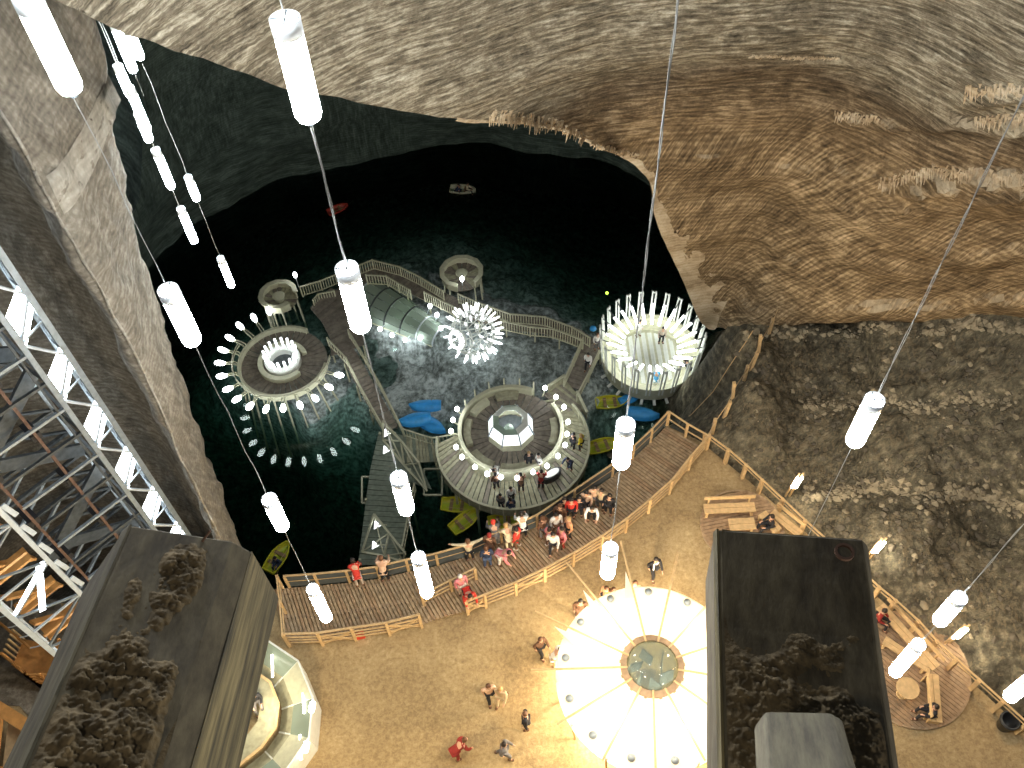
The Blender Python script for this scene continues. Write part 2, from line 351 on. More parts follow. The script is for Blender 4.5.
# ---- great wall with the arch (back / right)
sil = [(-60, -30, 12), (0, -14, 13), (60, 2, 14.5), (115, 28, 17), (200, 57, 20), (300, 90, 23.5), (400, 108, 26), (500, 122, 28.5), (560, 134, 30), (610, 152, 31), (648, 175, 31.5),
       (656, 215, 32), (668, 245, 32.3), (682, 275, 32.6), (705, 325, 33)]
base = [(722, 328, 32.5), (740, 330, 31.5), (790, 324, 30), (850, 321, 28.5), (950, 318, 27), (1040, 314, 25.5), (1160, 305, 23.5)]
cols = sil + base
ctrl = []
tops = [-140, -140, -140, -140, -130, -120, -120, -120, -120, -120, -120, -120, -120, -120, -120]
nrow = 8
for k in range(nrow):
    t = k / (nrow - 1); row = []
    for i, (x, y, Y) in enumerate(cols):
        tx = x + (60 if i < 11 else 0) * t * 0
        if 10 < i < 17:            # jamb columns fan out above
            tx = 648 + (i - 10) * 46; tx = x + (tx - x) * min(1, t * 1.5)
        elif i >= 17: tx = 648 + (i - 10) * 46; tx = x + (tx - x) * min(1, t * 1.5)
        ty = y + (-150 - y) * t
        Yk = Y * (1 - .06 * t - .10 * t * t)
        # horizontal ledge in the wall
        row.append(PY(tx, ty, Yk))
    ctrl.append(row)
rows = resample(ctrl, 230, 200)
rows = roughen(rows, .38, .22, 3, stretch=(.5, .5, 1.6)); rows = roughen(rows, .05, 1.3, 9, stretch=(.5, .5, 2.5))
def sst(a, b, x): u = max(0, min(1, (x - a) / (b - a))); return u * u * (3 - 2 * u)
def lerp_line(pts, x):
    if x <= pts[0][0]: return pts[0][1]
    for (x0, y0), (x1, y1) in zip(pts, pts[1:]):
        if x <= x1: return y0 + (y1 - y0) * (x - x0) / (x1 - x0)
    return pts[-1][1]
LEDGES = [([(870, 189), (900, 180), (940, 171), (1040, 166)], 868, 900, 1.0, 60), ([(830, 113), (880, 117), (900, 117)], 826, 850, .35, 18), ([(955, 92), (1000, 84), (1040, 84)], 950, 975, .6, 24),
          ([(975, 118), (1040, 110)], 970, 1000, .5, 26), ([(740, 303), (850, 301), (940, 297), (1040, 290)], 745, 900, .5, 26), ([(940, 256), (1040, 236)], 930, 1000, .45, 26), ([(745, 57), (1040, 52)], 740, 800, .16, 14), ([(650, 166), (700, 152), (780, 160), (880, 168)], 655, 700, .22, 30)]
for r in rows:      # ledges left by the pick work in the right part of the wall
    for i, p in enumerate(r):
        x, y = px_of(p)
        if x < 640 or y < 30: continue
        for ln, xa, xb, dep, fall in LEDGES:
            k = sst(xa, xb, x)
            if k <= 0: continue
            dy = y - lerp_line(ln, x) - 4 * noise.noise(V((x * .05, dep * 9, 0)))
            if 0 < dy < fall: p.y -= dep * k * sst(0, 7, dy) * (1 - sst(8, fall, dy)) * (.75 + .5 * noise.noise(V((x * .06, y * .06, 4))))
# thickness behind the arch edge: add a reveal turning away and down-stream
edge = rows[0]; reveal = []
for k in range(1, 7):
    reveal.append([p + V((.25 * k * (-.3), 0.55 * k, .30 * k)) + V((0, 0, .12 * noise.noise(p * .8 + V((k, 0, 0))))) for p in edge])
back = [[p + V((0, 3.2, 0)) for p in r] for r in rows[14:]]
mb = MB(); mb.grid(reveal[::-1] + rows + back[::-1][:1]); mb.smooth = True
wa = mb.build('wall_back', M_['wall_arch'], kind='structure'); tag(wa, 'striated brown salt wall with the arch over the lake')
# pale sandy jamb lip along the arch edge and wisps of salt crust
mb = MB(); mb.smooth = True
lip = []
ji = [i for i in range(230)]
def col_of(x): return int(x / (len(cols) - 1) * 229)
a, b_ = col_of(6.6), col_of(14.6)
wid = lambda i: 1.5 + 12.0 * max(0, min(1, (i - col_of(9)) / (col_of(11.5) - col_of(9))))
for j in range(0, 12):
    r = []
    for i in range(a, b_ + 1):
        jj = min(199, j * wid(i) / 11.0 * 1.4); j0 = int(jj); fr_ = jj - j0
        p = rows[j0][i].lerp(rows[min(199, j0 + 1)][i], fr_)
        u_ = j / 11; bulge = .07 - .05 * u_ + (.30 * noise.noise(V((p.x * 1.4, p.z * 1.4, 3))) - .10) * u_ ** 3
        r.append(p + V((-.06 if j == 0 else 0, -bulge + .03 * noise.noise(p * 1.7), -.04 if j == 0 else 0)))
    lip.append(r)
mb.grid(lip); mb.build('trim_1', M_['jamb'], kind='structure')
def crust(pts, w, seed, name='trim_2'):
    """fringe of pale hanging salt on a ledge of the wall: pts are pixel+Y guide points"""
    mb = MB(); rnd = random.Random(seed)
    for (x0, y0, Y0), (x1, y1, Y1) in zip(pts, pts[1:]):
        n = max(2, int(abs(x1 - x0) / 1.1))
        for k in range(n):
            t = (k + rnd.random()) / n; x = x0 + (x1 - x0) * t; y = y0 + (y1 - y0) * t + rnd.uniform(-w, w) * .35; Y = Y0 + (Y1 - Y0) * t
            l = rnd.uniform(.25, 1) * w
            p = near_wall(x, y); q = near_wall(x - rnd.uniform(0, 3), y + l)
            mb.tube(p, q, rnd.uniform(.03, .08), 5, .01)
    return mb
from mathutils.bvhtree import BVHTree
_bv = BVHTree.FromPolygons([v.co.copy() for v in wa.data.vertices], [tuple(p.vertices) for p in wa.data.polygons])
def near_wall(px, py, lift=.03):
    r = ray(px, py).normalized(); h = _bv.ray_cast(CAM, r)
    return (h[0] - r * lift) if h[0] is not None else PY(px, py, 28)
for i, (pts, w, sd) in enumerate([(((490, 113, 0), (520, 116, 0), (560, 124, 0), (585, 136, 0)), 13, 1), (((590, 143, 0), (640, 156, 0)), 5, 2),
                  (((880, 182, 0), (930, 168, 0), (985, 172, 0), (1030, 178, 0)), 13, 3), (((835, 113, 0), (880, 118, 0)), 9, 4), (((965, 92, 0), (1000, 86, 0), (1030, 92, 0)), 17, 5),
                  (((975, 120, 0), (1030, 115, 0)), 12, 7), (((750, 56, 0), (840, 58, 0)), 3, 8)]):
    crust(pts, w, sd).build('salt_crust', M_['jamb'], wa, kind='stuff')
# ---- left rock fin
zs = [40, 31, 24.4, 21.5, 17.5, 10.4, 4, 0, -14.5]
ridge = {40: (-9.0, 14), 31: (-9.2, 14.5), 24.4: (-9.4, 15), 21.5: (-9.6, 15.2), 17.5: (-9.88, 15.6), 10.4: (-10.45, 15.8), 4: (-10.98, 16), 0: (-11.5, 16.2), -14.5: (-12, 16)}
silx = {40: (-7.2, 18.3), 31: (-7.9, 18.3), 24.4: (-8.6, 18.3), 21.5: (-9.2, 18.3), 17.5: (-9.95, 18.3), 10.4: (-10.85, 18.3), 4: (-11.5, 18.3), 0: (-11.9, 18.3), -14.5: (-13, 18.3)}
ctrl = []
for z in zs:
    l = z * .12; rx, ry = ridge[z]; sx, sy = silx[z]
    row = [(-34, 4), (-28 + l, 14), (-21 + l, 20.5), (-15.5 + l * .6, 21), (rx - 1.8, ry + 3.2), (rx - .45, ry + .5), (rx, ry), (rx * .62 + sx * .38 + .12, ry * .62 + sy * .38), (rx * .3 + sx * .7 + .1, ry * .3 + sy * .7), (sx, sy), (sx - .5, sy + .5), (sx - 2.5, sy + 3.2), (-22, 24)]
    ctrl.append([V((x, y, z)) for x, y in row])
rows_l = resample(ctrl, 150, 150)
rows_l = roughen(rows_l, .22, .35, 21); rows_l = roughen(rows_l, .09, 1.5, 5)
mb = MB(); mb.grid(rows_l); mb.smooth = True
_wl = tag(mb.build('wall_left', M_['wall_left'], kind='structure'), 'grey salt rock fin rising beside the steel lift tower')
_b3 = BVHTree.FromPolygons([v.co.copy() for v in _wl.data.vertices], [tuple(p.vertices) for p in _wl.data.polygons])
m = MB(); rp = []
_rc = int(6 / 12 * 149); rws_ = [r[_rc] for r in rows_l][::2]
for k, p in enumerate(rws_): rp.append(p + V((.05, -.05, 0)) + V((.05 * noise.noise(p * 1.1), 0, 0)))
for a, b in zip(rp, rp[1:]): m.tube(a, b, .035 + .02 * noise.noise(a * 2), 6)
m.smooth = True; m.build('ridge_highlight', M_['band'], _wl, kind='stuff')  # pale tube painting the bright highlight along the ridge
m = MB(); g_rows = []
for j in range(16):
    t = j / 15; r = []
    for i in range(9):
        u = i / 8; e = (1.5 * noise.noise(V((t * 6, u * 2, 1))) if i in (0, 8) else 0)
        px = (46 + (108 - 46) * t ** .9) * (1 - u) + (64 + (121 - 64) * t ** .9) * u + e; py = (176 + (74 - 176) * t ** 1.3) * (1 - u) + (214 + (100 - 214) * t ** 1.3) * u + e
        rr_ = ray(px, py).normalized(); h = _b3.ray_cast(CAM, rr_)[0]; r.append((h if h is not None else PD(px, py, 16)) - rr_ * .03)
    g_rows.append(r)
m.grid(g_rows); m.smooth = True; m.build('pale_stratum', M_['band'], _wl)
# ---- far chamber wall round the lake
ring = [(-18, 20), (-24, 28), (-28, 38), (-26, 46.5), (-20.8, 53.9), (-12.7, 58), (-4.9, 59.6), (.6, 59), (6.9, 57.2), (11, 54), (16, 49), (20, 43), (22, 36)]
ctrl = []
for z in (-19, -12, -4, 4, 14, 24, 34, 42):
    k = 1 - .0075 * (z + 12) - .00022 * max(0, z + 12) ** 2
    ctrl.append([V((-3 + (x + 3) * k, 38 + (y - 38) * k, z)) for x, y in ring])
rw = resample(ctrl, 170, 90); rw = roughen(rw, .9, .13, 40); rw = roughen(rw, .12, .9, 7, stretch=(.5, .5, 2))
mb = MB(); mb.grid(rw); mb.smooth = True
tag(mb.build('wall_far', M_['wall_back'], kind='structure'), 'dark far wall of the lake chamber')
# ---- thin-plate heightfields
def tps(pts):
    A = np.array([(p[0], p[1]) for p in pts]); z = np.array([p[2] for p in pts]); n = len(A)
    d = np.linalg.norm(A[:, None] - A[None], axis=2); K = np.where(d > 0, d * d * np.log(d + 1e-9), 0) + np.eye(n) * .02
    Pm = np.hstack([np.ones((n, 1)), A]); Mx = np.block([[K, Pm], [Pm.T, np.zeros((3, 3))]])
    w = np.linalg.solve(Mx, np.concatenate([z, np.zeros(3)]))
    def f(x, y):
        r = np.hypot(A[:, 0] - x, A[:, 1] - y); return float((w[:n] * np.where(r > 0, r * r * np.log(r + 1e-9), 0)).sum() + w[n] + w[n + 1] * x + w[n + 2] * y)
    return f
def pz(px, py, z): return tuple(P(px, py, z))
tc_ = [(725, 458, -.1), (800, 522, -.1), (872, 590, -.1), (950, 660, -.1), (1024, 728, -.1), (1130, 820, -.1),
       (800, 482, .9), (900, 565, 1.1), (1000, 650, 1.0), (745, 440, .7), (830, 507, 1.2), (920, 504, 1.4), (1024, 524, 1.7), (1130, 600, 2.0), (860, 450, 2.1), (950, 450, 2.4),
       (780, 455, 1.5), (800, 418, 2.0), (850, 414, 2.4), (900, 412, 2.7), (950, 411, 2.9), (1010, 410, 3.1), (1120, 430, 3.3),
       (770, 380, 2.0), (740, 328, 1.2), (790, 322, 2.4), (850, 319, 3.2), (950, 316, 4.0), (1040, 312, 4.6), (1160, 305, 5),
       (744, 381, .9), (724, 417, .4), (706, 447, 0), (700, 402, -7), (713, 362, -9.2), (722, 402, -2.5), (737, 352, -1.5), (688, 424, -10.5), (722, 335, -3.5),
       (660, 425, -13), (640, 440, -13.5), (650, 300, -15), (690, 340, -12.8), (650, 395, -12.8), (610, 350, -13), (650, 520, -2), (750, 600, -1), (850, 700, -1), (600, 560, -3)]
_wb = [(740, 328, 31.5), (790, 322, 30), (850, 319, 28.5), (950, 316, 27), (1040, 312, 25.5), (1160, 305, 23.5)]
pts_ = [pz(*t) for t in tc_ if not (t[0] > 765 and t[1] < 520)]
def stp(px, py): return .7 * (sst(760, 850, px) * ((py < 490) + (py < 398)))
for x, y, Y in _wb[1:]:
    zw = PY(x, y, Y).z; yr = 522 + (x - 800) * .92
    for yy in (y, 345, 375, 412, 450, 475, 510, 560, 620):
        if yy > yr - 12: continue
        zf = zw * (1 - (yy - y) / (yr - y)) ** .85; p = P(x, yy, zf); pts_.append((p.x, p.y, zf - stp(x, yy)))
tf = tps(pts_)
T1 = [(760, 512), (800, 496), (850, 492), (900, 489), (950, 494), (1040, 506)]; T2 = [(760, 408), (830, 405), (900, 402), (960, 404), (1040, 400)]
mb = MB(); rows_t = []
NX, NY = 260, 230
for j in range(NY):
    y = 10 + 29 * j / (NY - 1); r = []
    for i in range(NX):
        x = 5.5 + 27 * i / (NX - 1); z = tf(x, y)
        q = V((x, y, z * .5)); zz = z + .5 * noise.noise(V((x * .25, y * .25, 2)))
        if x > 9 and z > .3:
            zz = z
            for ln, hgt in ((T1, .7), (T2, .71)):
                ppx, ppy = px_of((x, y, zz)); dy = lerp_line(ln, ppx) - ppy + 5 * noise.noise(V((x * .6, y * .6, hgt * 5)))
                zz += hgt * sst(760, 850, ppx) * sst(0, 11, dy)
            z = zz
        z += .30 * noise.fractal(q * .55, .8, 2.1, 3) if x > 9.5 else 0
        z += .13 * noise.fractal(q * 1.3, .8, 2.1, 5) + .09 * noise.fractal(q * 4.5, .7, 2.2, 4) - .1; z = max(-15, min(9, z))
        # no ground above the flat floor or below the pit rim
        r.append(V((x, y, z)))
    rows_t.append(r)
mb.grid(rows_t); mb.smooth = True
slope = tag(mb.build('trim_3', M_['slope'], kind='structure'), 'dark rubble slope terraced behind the railing')
_bs = BVHTree.FromPolygons([v.co.copy() for v in slope.data.vertices], [tuple(p.vertices) for p in slope.data.polygons])
def ground(x, y):
    h = _bs.ray_cast(V((x, y, 30)), V((0, 0, -1))); z = h[0].z if h[0] is not None else 0
    return max(z, 0) if h[0] is not None else 0
def slope_px(px, py):
    h = _bs.ray_cast(CAM, ray(px, py).normalized()); return h[0] if h[0] is not None else P(px, py, 0)
M_['stone'] = mat('pale_salt_stones', (.31, .26, .175), .85, 0, .35, 3, .3)
M_['stone_d'] = mat('dark_salt_stones', (.13, .11, .08), .85, 0, .4, 3, .3)
def stone(m, p, r, rnd):
    n_ = 6; vs = [p + V((r * rnd.uniform(.7, 1.2) * math.cos(a), r * rnd.uniform(.7, 1.2) * math.sin(a), rnd.uniform(-.3, .1) * r)) for a in [2 * math.pi * k / n_ for k in range(n_)]]
    vs += [p + V((rnd.uniform(-.3, .3) * r, rnd.uniform(-.3, .3) * r, r * rnd.uniform(.4, .9))), p - V((0, 0, r))]
    m.add(vs, [(k, (k + 1) % n_, n_) for k in range(n_)] + [((k + 1) % n_, k, n_ + 1) for k in range(n_)])
rnd = random.Random(5); m1 = MB(); m2 = MB()
for ln, x0, x1, cnt, sp, rr_ in ((T1, 805, 1040, 420, 4, .13), (T2, 800, 1010, 300, 3.2, .12), ([(745, 333), (800, 331), (1040, 326)], 745, 1040, 260, 3, .14)):
    for k in range(cnt):
        x = rnd.uniform(x0, x1); y = lerp_line(ln, x) + rnd.gauss(0, sp) * (1 + 1.2 * (rnd.random() < .3)) + 9 * noise.noise(V((x * .02, 1, 0)))
        stone(m1, slope_px(x, y), rnd.uniform(.25, 1) ** 1.5 * rr_ * 1.7, rnd)
for k in range(1500):
    x = rnd.uniform(735, 1040); y = rnd.uniform(345, 640)
    if y > 470 + (x - 740) * .93 - 20: continue
    stone(m1 if rnd.random() < .2 else m2, slope_px(x, y), .03 + .2 * rnd.random() ** 3, rnd)
m1.build('pale_rubble', M_['stone'], slope, kind='stuff'); m2.build('dark_rubble', M_['stone_d'], slope, kind='stuff')
# ---- mine floor: thick slab whose edge is the quay cliff
outer_px = [(272, 590), (290, 588), (319, 586), (350, 583), (380, 579), (409, 572), (438, 566), (470, 556), (500, 543), (535, 527), (575, 503), (612, 477), (632, 460), (650, 443), (667, 426)]
fl = [P(x, y + 3, 0) for x, y in [(-500, 560), (60, 600), (180, 600), (250, 596)]] + [P(x, y, 0) for x, y in outer_px] + [P(x, y, 0) for x, y in [(700, 441), (750, 482), (800, 527), (872, 592), (950, 662), (1024, 730), (1300, 990), (1300, 1150), (-500, 1150)]]
# resample cliff edge for a rough quay
top = []
for a, b in zip(fl, fl[1:] + fl[:1]):
    n = max(1, int((b - a).length / .5)); top += [a.lerp(b, k / n) for k in range(n)]
mb = MB(); n = len(top); levels = [0, -.7, -2, -4, -6.5, -9.5, -13]
vs = []
cen = V((0, 8, 0))
for z in levels:
    for p in top:
        d = (p - cen).normalized(); k = (.18 * -z * .25) + (.35 * noise.noise(V((p.x * .7, p.y * .7, z * .6))) if z < 0 else 0)
        vs.append(V((p.x + d.x * k * .6, p.y + d.y * k * .6, z)))
fs = [tuple(range(n))] + [(l * n + i, l * n + (i + 1) % n, (l + 1) * n + (i + 1) % n, (l + 1) * n + i) for l in range(len(levels) - 1) for i in range(n)]
mb.add(vs, fs); tag(mb.build('floor', M_['floor'], kind='structure'), 'sandy mine floor above the lake')
# ---- lake bed with salt islet, and the water
ic = [(500, 345, -10.9), (555, 360, -10.9), (580, 380, -11.1), (470, 370, -11.0), (440, 365, -11.5), (540, 340, -11.0), (400, 360, -12.0), (380, 310, -11.6), (420, 330, -11.3), (340, 330, -12.5), (285, 360, -11.6), (300, 405, -11.7), (255, 390, -12.1), (310, 432, -12.3),
      (430, 400, -11.7), (512, 440, -11.8), (480, 250, -12.7), (430, 240, -12.9), (540, 280, -13.0), (500, 290, -12.2), (600, 420, -12.3), (620, 400, -12.4), (650, 350, -12.5), (460, 270, -12.4),
      (600, 310, -13.4), (640, 260, -16), (420, 200, -16.5), (500, 200, -16.5), (300, 230, -16), (200, 330, -17), (240, 450, -16), (300, 480, -17), (340, 540, -17.5), (440, 490, -14.5), (500, 530, -15), (560, 510, -14), (560, 230, -16), (250, 270, -16),
      (350, 160, -18), (550, 160, -18), (180, 250, -18), (220, 560, -18), (380, 420, -12.1), (350, 385, -12.0), (335, 440, -13.5), (390, 480, -14.5)]
tfi = tps([pz(*t) for t in ic])
mb = MB(); rr = []
for j in range(170):
    y = 12 + 50 * j / 169; r = []
    for i in range(170):
        x = -31 + 54 * i / 169; z = max(-18, min(-10.5, tfi(x, y))) if (abs(x) < 26) else -18
        r.append(V((x, y, z + .30 * noise.fractal(V((x * .8, y * .8, 3)), .8, 2.1, 5))))
    rr.append(r)
mb.grid(rr); mb.smooth = True
isle = tag(mb.build('lake_bed', M_['isle'], kind='structure'), 'pale salt islet sloping down under the dark lake')
_bi = BVHTree.FromPolygons([v.co.copy() for v in isle.data.vertices], [tuple(p.vertices) for p in isle.data.polygons])
def bed(x, y):
    h = _bi.ray_cast(V((x, y, 0)), V((0, 0, -1))); return h[0].z if h[0] is not None else -13
mb = MB(); mb.box((-3, 37, -16.5), (66, 58, 9))
tag(mb.build('lake_water', M_['water'], kind='structure'), 'dark still lake water')
# ================================================================ HANGING LAMPS
def lamp_proto(name, L, r, glowmat, detail=True):
    root = thing(name, 'lamp', 'lamp')
    m = MB(); k = .07
    m.lathe([(r * .55, -L / 2 - .03), (r * .85, -L / 2), (r, -L / 2 + k), (r, L / 2 - k), (r * .97, L / 2)], n=14); m.build('lamp_tube', glowmat, root, smooth=True)
    m = MB(); m.lathe([(r * 1.02, L / 2 - .04), (r * 1.06, L / 2 - .04), (r * 1.06, L / 2 + .16), (r * 1.0, L / 2 + .16)], n=14, closed=True); m.build('glass_rim', M_['frost'], root, smooth=True)
    if detail:
        m = MB(); m.bar((-r, 0, L / 2 + .15), (r, 0, L / 2 + .15), .02); m.bar((0, -r, L / 2 + .15), (0, r, L / 2 + .15), .02); m.build('hanging_bracket', M_['steel_d'], root)
        m = MB(); m.lathe([(r * .3, -L / 2 - .10), (r * .3, -L / 2 - .02)], n=8); m.build('bottom_cap', M_['steel_d'], root)
    return root
protoA = lamp_proto('hanging_tube_lamp', 1.15, .165, M_['tube'])
protoB = lamp_proto('hanging_tube_lamp', 1.8, .16, M_['tube'])
protoC = lamp_proto('hanging_tube_lamp', 1.15, .115, M_['tube_far'], False)
protoD = lamp_proto('hanging_tube_lamp', .70, .115, M_['tube_far'], False)
used = set(); HL = {protoA.name: .575, protoB.name: .9, protoC.name: .6, protoD.name: .38}
def strings(spec):
    for s in spec:
        (ax, ay), depth = s['anchor'], s['depth']
        w = PD(ax, ay, depth); XY = (w.x, w.y); items = []
        for (px, py), pr, lab in s['lamps']:
            z = Zat(px, py, XY)
            o = pr if pr.name not in used else copy_tree(pr)
            used.add(pr.name); o.location = (XY[0], XY[1], z); o['label'] = lab; o['group'] = s['group']; items.append((z, o, HL[pr.name]))
        items.sort(key=lambda t: t[0])
        for i, (z, o, hl) in enumerate(items):      # each lamp with the stretch of cable it hangs on
            z0 = z + hl + .1; z1 = items[i + 1][0] - items[i + 1][2] - .12 if i + 1 < len(items) else 46; n = max(2, int((z1 - z0) / .6))
            pts = [V((XY[0] + .015 * math.sin(q * 3), XY[1] + .015 * math.cos(q * 2.3), q)) for q in [z0 + (z1 - z0) * k / n for k in range(n + 1)]]
            MB().path(pts, .007, 5).build('cable', M_['cable'], o)
            if i == 0 and s.get('to'): MB().path([V((XY[0], XY[1], z - hl - .1)), V((XY[0], XY[1], s['to']))], .007, 5).build('cable', M_['cable'], o)
A, B, Cc, D = protoA, protoB, protoC, protoD
strings([
 dict(anchor=(52, 50), depth=11.4, group='lamps hanging over the left side', lamps=[
    ((52, 50), A, 'white tube lamp in the upper left corner over the rock fin'), ((181, 320), A, 'white tube lamp beside the edge of the left rock fin'),
    ((273, 517), A, 'white tube lamp above the lake beyond the left timber beam'), ((319, 606), B, 'long white tube lamp in front of the left end of the shore deck')]),
 dict(anchor=(299, 76), depth=10.7, group='lamps hanging over the middle', lamps=[
    ((299, 76), A, 'large white tube lamp hanging before the arch edge'), ((352, 303), A, 'white tube lamp hanging beside the round wheel platform'),
    ((401, 497), A, 'white tube lamp hanging before the wet gangway'), ((421, 578), B, 'long white tube lamp in front of the gap in the deck railing')]),
 dict(anchor=(623, 447), depth=16.6, group='lamps hanging over the shore deck', lamps=[
    ((623, 447), A, 'white tube lamp hanging over the far end of the shore deck'), ((608, 563), A, 'white tube lamp hanging above the people beside the tent')]),
 dict(anchor=(863, 424), depth=16.2, group='lamps hanging over the right side', to=8, lamps=[
    ((863, 424), A, 'white tube lamp hanging before the rubble slope')]),
 dict(anchor=(948, 611), depth=20.5, group='lamps hanging over the right side', lamps=[
    ((948, 611), A, 'shorter white tube lamp beside the railing at the lower right'), ((903, 658), B, 'long white tube lamp above the round table')]),
 dict(anchor=(1018, 690), depth=22, group='lamps hanging over the right side', lamps=[
    ((1020, 690), A, 'white tube lamp cut off by the right edge of the picture')]),
 dict(anchor=(136, 47), depth=23, group='far lamps over the lake', lamps=[
    ((135, 46), D, 'small far lamp, right one of the uppermost pair by the arch edge'), ((191, 191), D, 'small short far lamp right of the long one before the dark wall'), ((224, 275), Cc, 'lowest of the far lamps, above the black water')]),
 dict(anchor=(125, 50), depth=22, group='far lamps over the lake', to=22, lamps=[
    ((124, 50), Cc, 'long far lamp, left one of the uppermost pair by the arch edge')]),
 dict(anchor=(125, 83), depth=23, group='far lamps over the lake', lamps=[
    ((125, 83), D, 'short far lamp alone beside the left rock fin'), ((153, 127), D, 'short far lamp just below the tilted long one')]),
 dict(anchor=(140, 113), depth=23.5, group='far lamps over the lake', lamps=[
    ((139, 112), Cc, 'long far lamp above and touching a short one'), ((162, 172), Cc, 'long far lamp before the dark green wall, alone in the middle of the row'), ((192, 226), Cc, 'second lowest far lamp, over the edge of the water')]),
])
# ================================================================ LIFT TOWER
fd = V((.69, .73, 0)).normalized(); bd = V((-.73, .69, 0)).normalized()
Q0 = V((-13.1, 16.2, 0))
c1 = Q0 + fd * .86; c2 = Q0; c3 = Q0 - fd * 1.1; c4 = Q0 - fd * 2.67; c5 = Q0 - fd * 3.15; c6 = Q0 - fd * 5.06
TZ = 33
tower = thing('lift_tower', 'tall steel lattice lift tower with white light panels beside the left rock fin', 'tower', (Q0.x, Q0.y, 0))
up = lambda p, z: V((p.x, p.y, z))
def member(name, a, b, w, m_, h=None, lab=None): 
    return MB().bar(a, b, w, h or w, up=bd).build(name, m_, tower, label=lab)
for c, w, mm in ((c1, .17, 'steel'), (c2, .15, 'steel'), (c5, .15, 'steel_w'), (c6, .17, 'steel_w'), (c5 + bd * 2.6, .14, 'steel'), (c2 + bd * 2.6, .14, 'steel'), (c1 + bd * .9, .1, 'steel'), (c6 + bd * 1.1, .1, 'steel_w')):
    member('column', up(c, 0), up(c, TZ), w, M_[mm])
for c in (c3, c4):
    member('guide_rail', up(c + bd * .1, 0), up(c + bd * .1, TZ), .09, M_['rust'], lab='brown rusty guide rail')
member('column', up(c2 + fd * -.25, 0), up(c2 + fd * -.25, TZ), .06, M_['steel_d'])
per = 2.55; n = int(TZ / per)
for k in range(n):
    z = k * per + .4
    # right mast c1-c2
    n1 = up(c1, z); n2 = up(c2, z + per * .5); n3 = up(c1, z + per)
    member('brace', n1, n2, .07, M_['steel_w']); member('brace', n2, n3, .07, M_['steel'])
    member('brace', up(c1, z + per * .62), up(c2, z + per * .5), .05, M_['steel'])
    member('brace', n1, n1 + bd * .9, .05, M_['steel']); member('brace', up(c1 + bd * .9, z), up(c1, z + per), .045, M_['steel'])
    # left mast c5-c6
    z6 = z + .8
    member('brace', up(c5, z6), up(c6, z6), .07, M_['steel_w']); member('brace', up(c5, z6 + per * .0), up(c6, z6 - per * .5), .07, M_['steel'])
    member('brace', up(c6, z6 - per * .5), up(c5, z6 - per), .07, M_['steel']); member('brace', up(c6, z6), up(c6 + bd * 1.1, z6 - .9), .05, M_['steel_w'])
    # light panels
    p = MB(); q = -.03
    if k % 1 == 0:
        za = z + per * .60
        p.slab([up(c1 - fd * .05, za + .5) + bd * .05, up(c1 - fd * .05, za + 1.4) + bd * .05, up(c2 + fd * .12, za + .75) + bd * .05, up(c2 + fd * .12, za - .45) + bd * .05], .03)
        p.build('light_panel', M_['fluo'], tower, label='bright white light panel')
    if k % 2 == 1:
        MB().bar(up(c5 - fd * .1, z6 + .1), up(c6 + fd * .15, z6 - 1.1), .16, .06, up=bd).build('light_panel', M_['fluo'], tower, label='bright white light panel')
        MB().bar(up(c5 - fd * .25, z6 + .2), up(c6 + fd * .75, z6 - 1.9), .2, .05, up=bd).build('light_panel', M_['fluo'], tower, label='bright white light panel')
n = int(TZ / 1.25)
for k in range(n):
    z = k * 1.25 + .3
    member('cross_beam', up(c4, z) + bd * .1, up(c2, z), .10, M_['steel'] if k % 2 else M_['steel_d'])
    member('cross_beam', up(c5 + bd * 2.6, z), up(c2 + bd * 2.6, z), .12, M_['steel_d'])
    zz = z + 1.25
    mid = (c5 + c2) / 2 + bd * 2.6
    member('brace', up(c5 + bd * 2.6, z), up(mid, zz), .10, M_['steel']); member('brace', up(mid, zz), up(c2 + bd * 2.6, z), .09, M_['steel_d'])
    # side wall braces of the shaft
    s = 1 if k % 2 else 0
    member('brace', up(c2 + bd * 2.6 * s, z), up(c2 + bd * 2.6 * (1 - s), zz), .09, M_['steel_d'])
    member('brace', up(c5 + bd * 2.6 * s, z), up(c5 + bd * 2.6 * (1 - s), zz), .09, M_['steel'])
    if k % 2 == 0:
        member('bracket', up(c4, z + .3) + bd * .15, up(c4, z + .3) + bd * .9, .3, M_['black'], .35)
        member('bracket', up(c3, z + .8) + bd * .15, up(c3, z + .8) + bd * .8, .26, M_['black'], .3)
    MB().bar(up(c5 + fd * .25, z - .2) + bd * .2, up(c5 + fd * .15, z + .55) + bd * .2, .16, .05, up=bd).build('cover_plate', M_['steel_w'], tower)
for k in range(0, 6):      # stair flights inside the shaft
    z = k * 5.2 + 2
    member('stair_flight', up(c5 + bd * 1.2, z), up(c2 + bd * 1.2, z + 2.4), .5, M_['steel_d'], .12)
    member('stair_flight', up(c2 + bd * 2.0, z + 2.6), up(c5 + bd * 2.0, z + 5.0), .5, M_['steel_d'], .12)
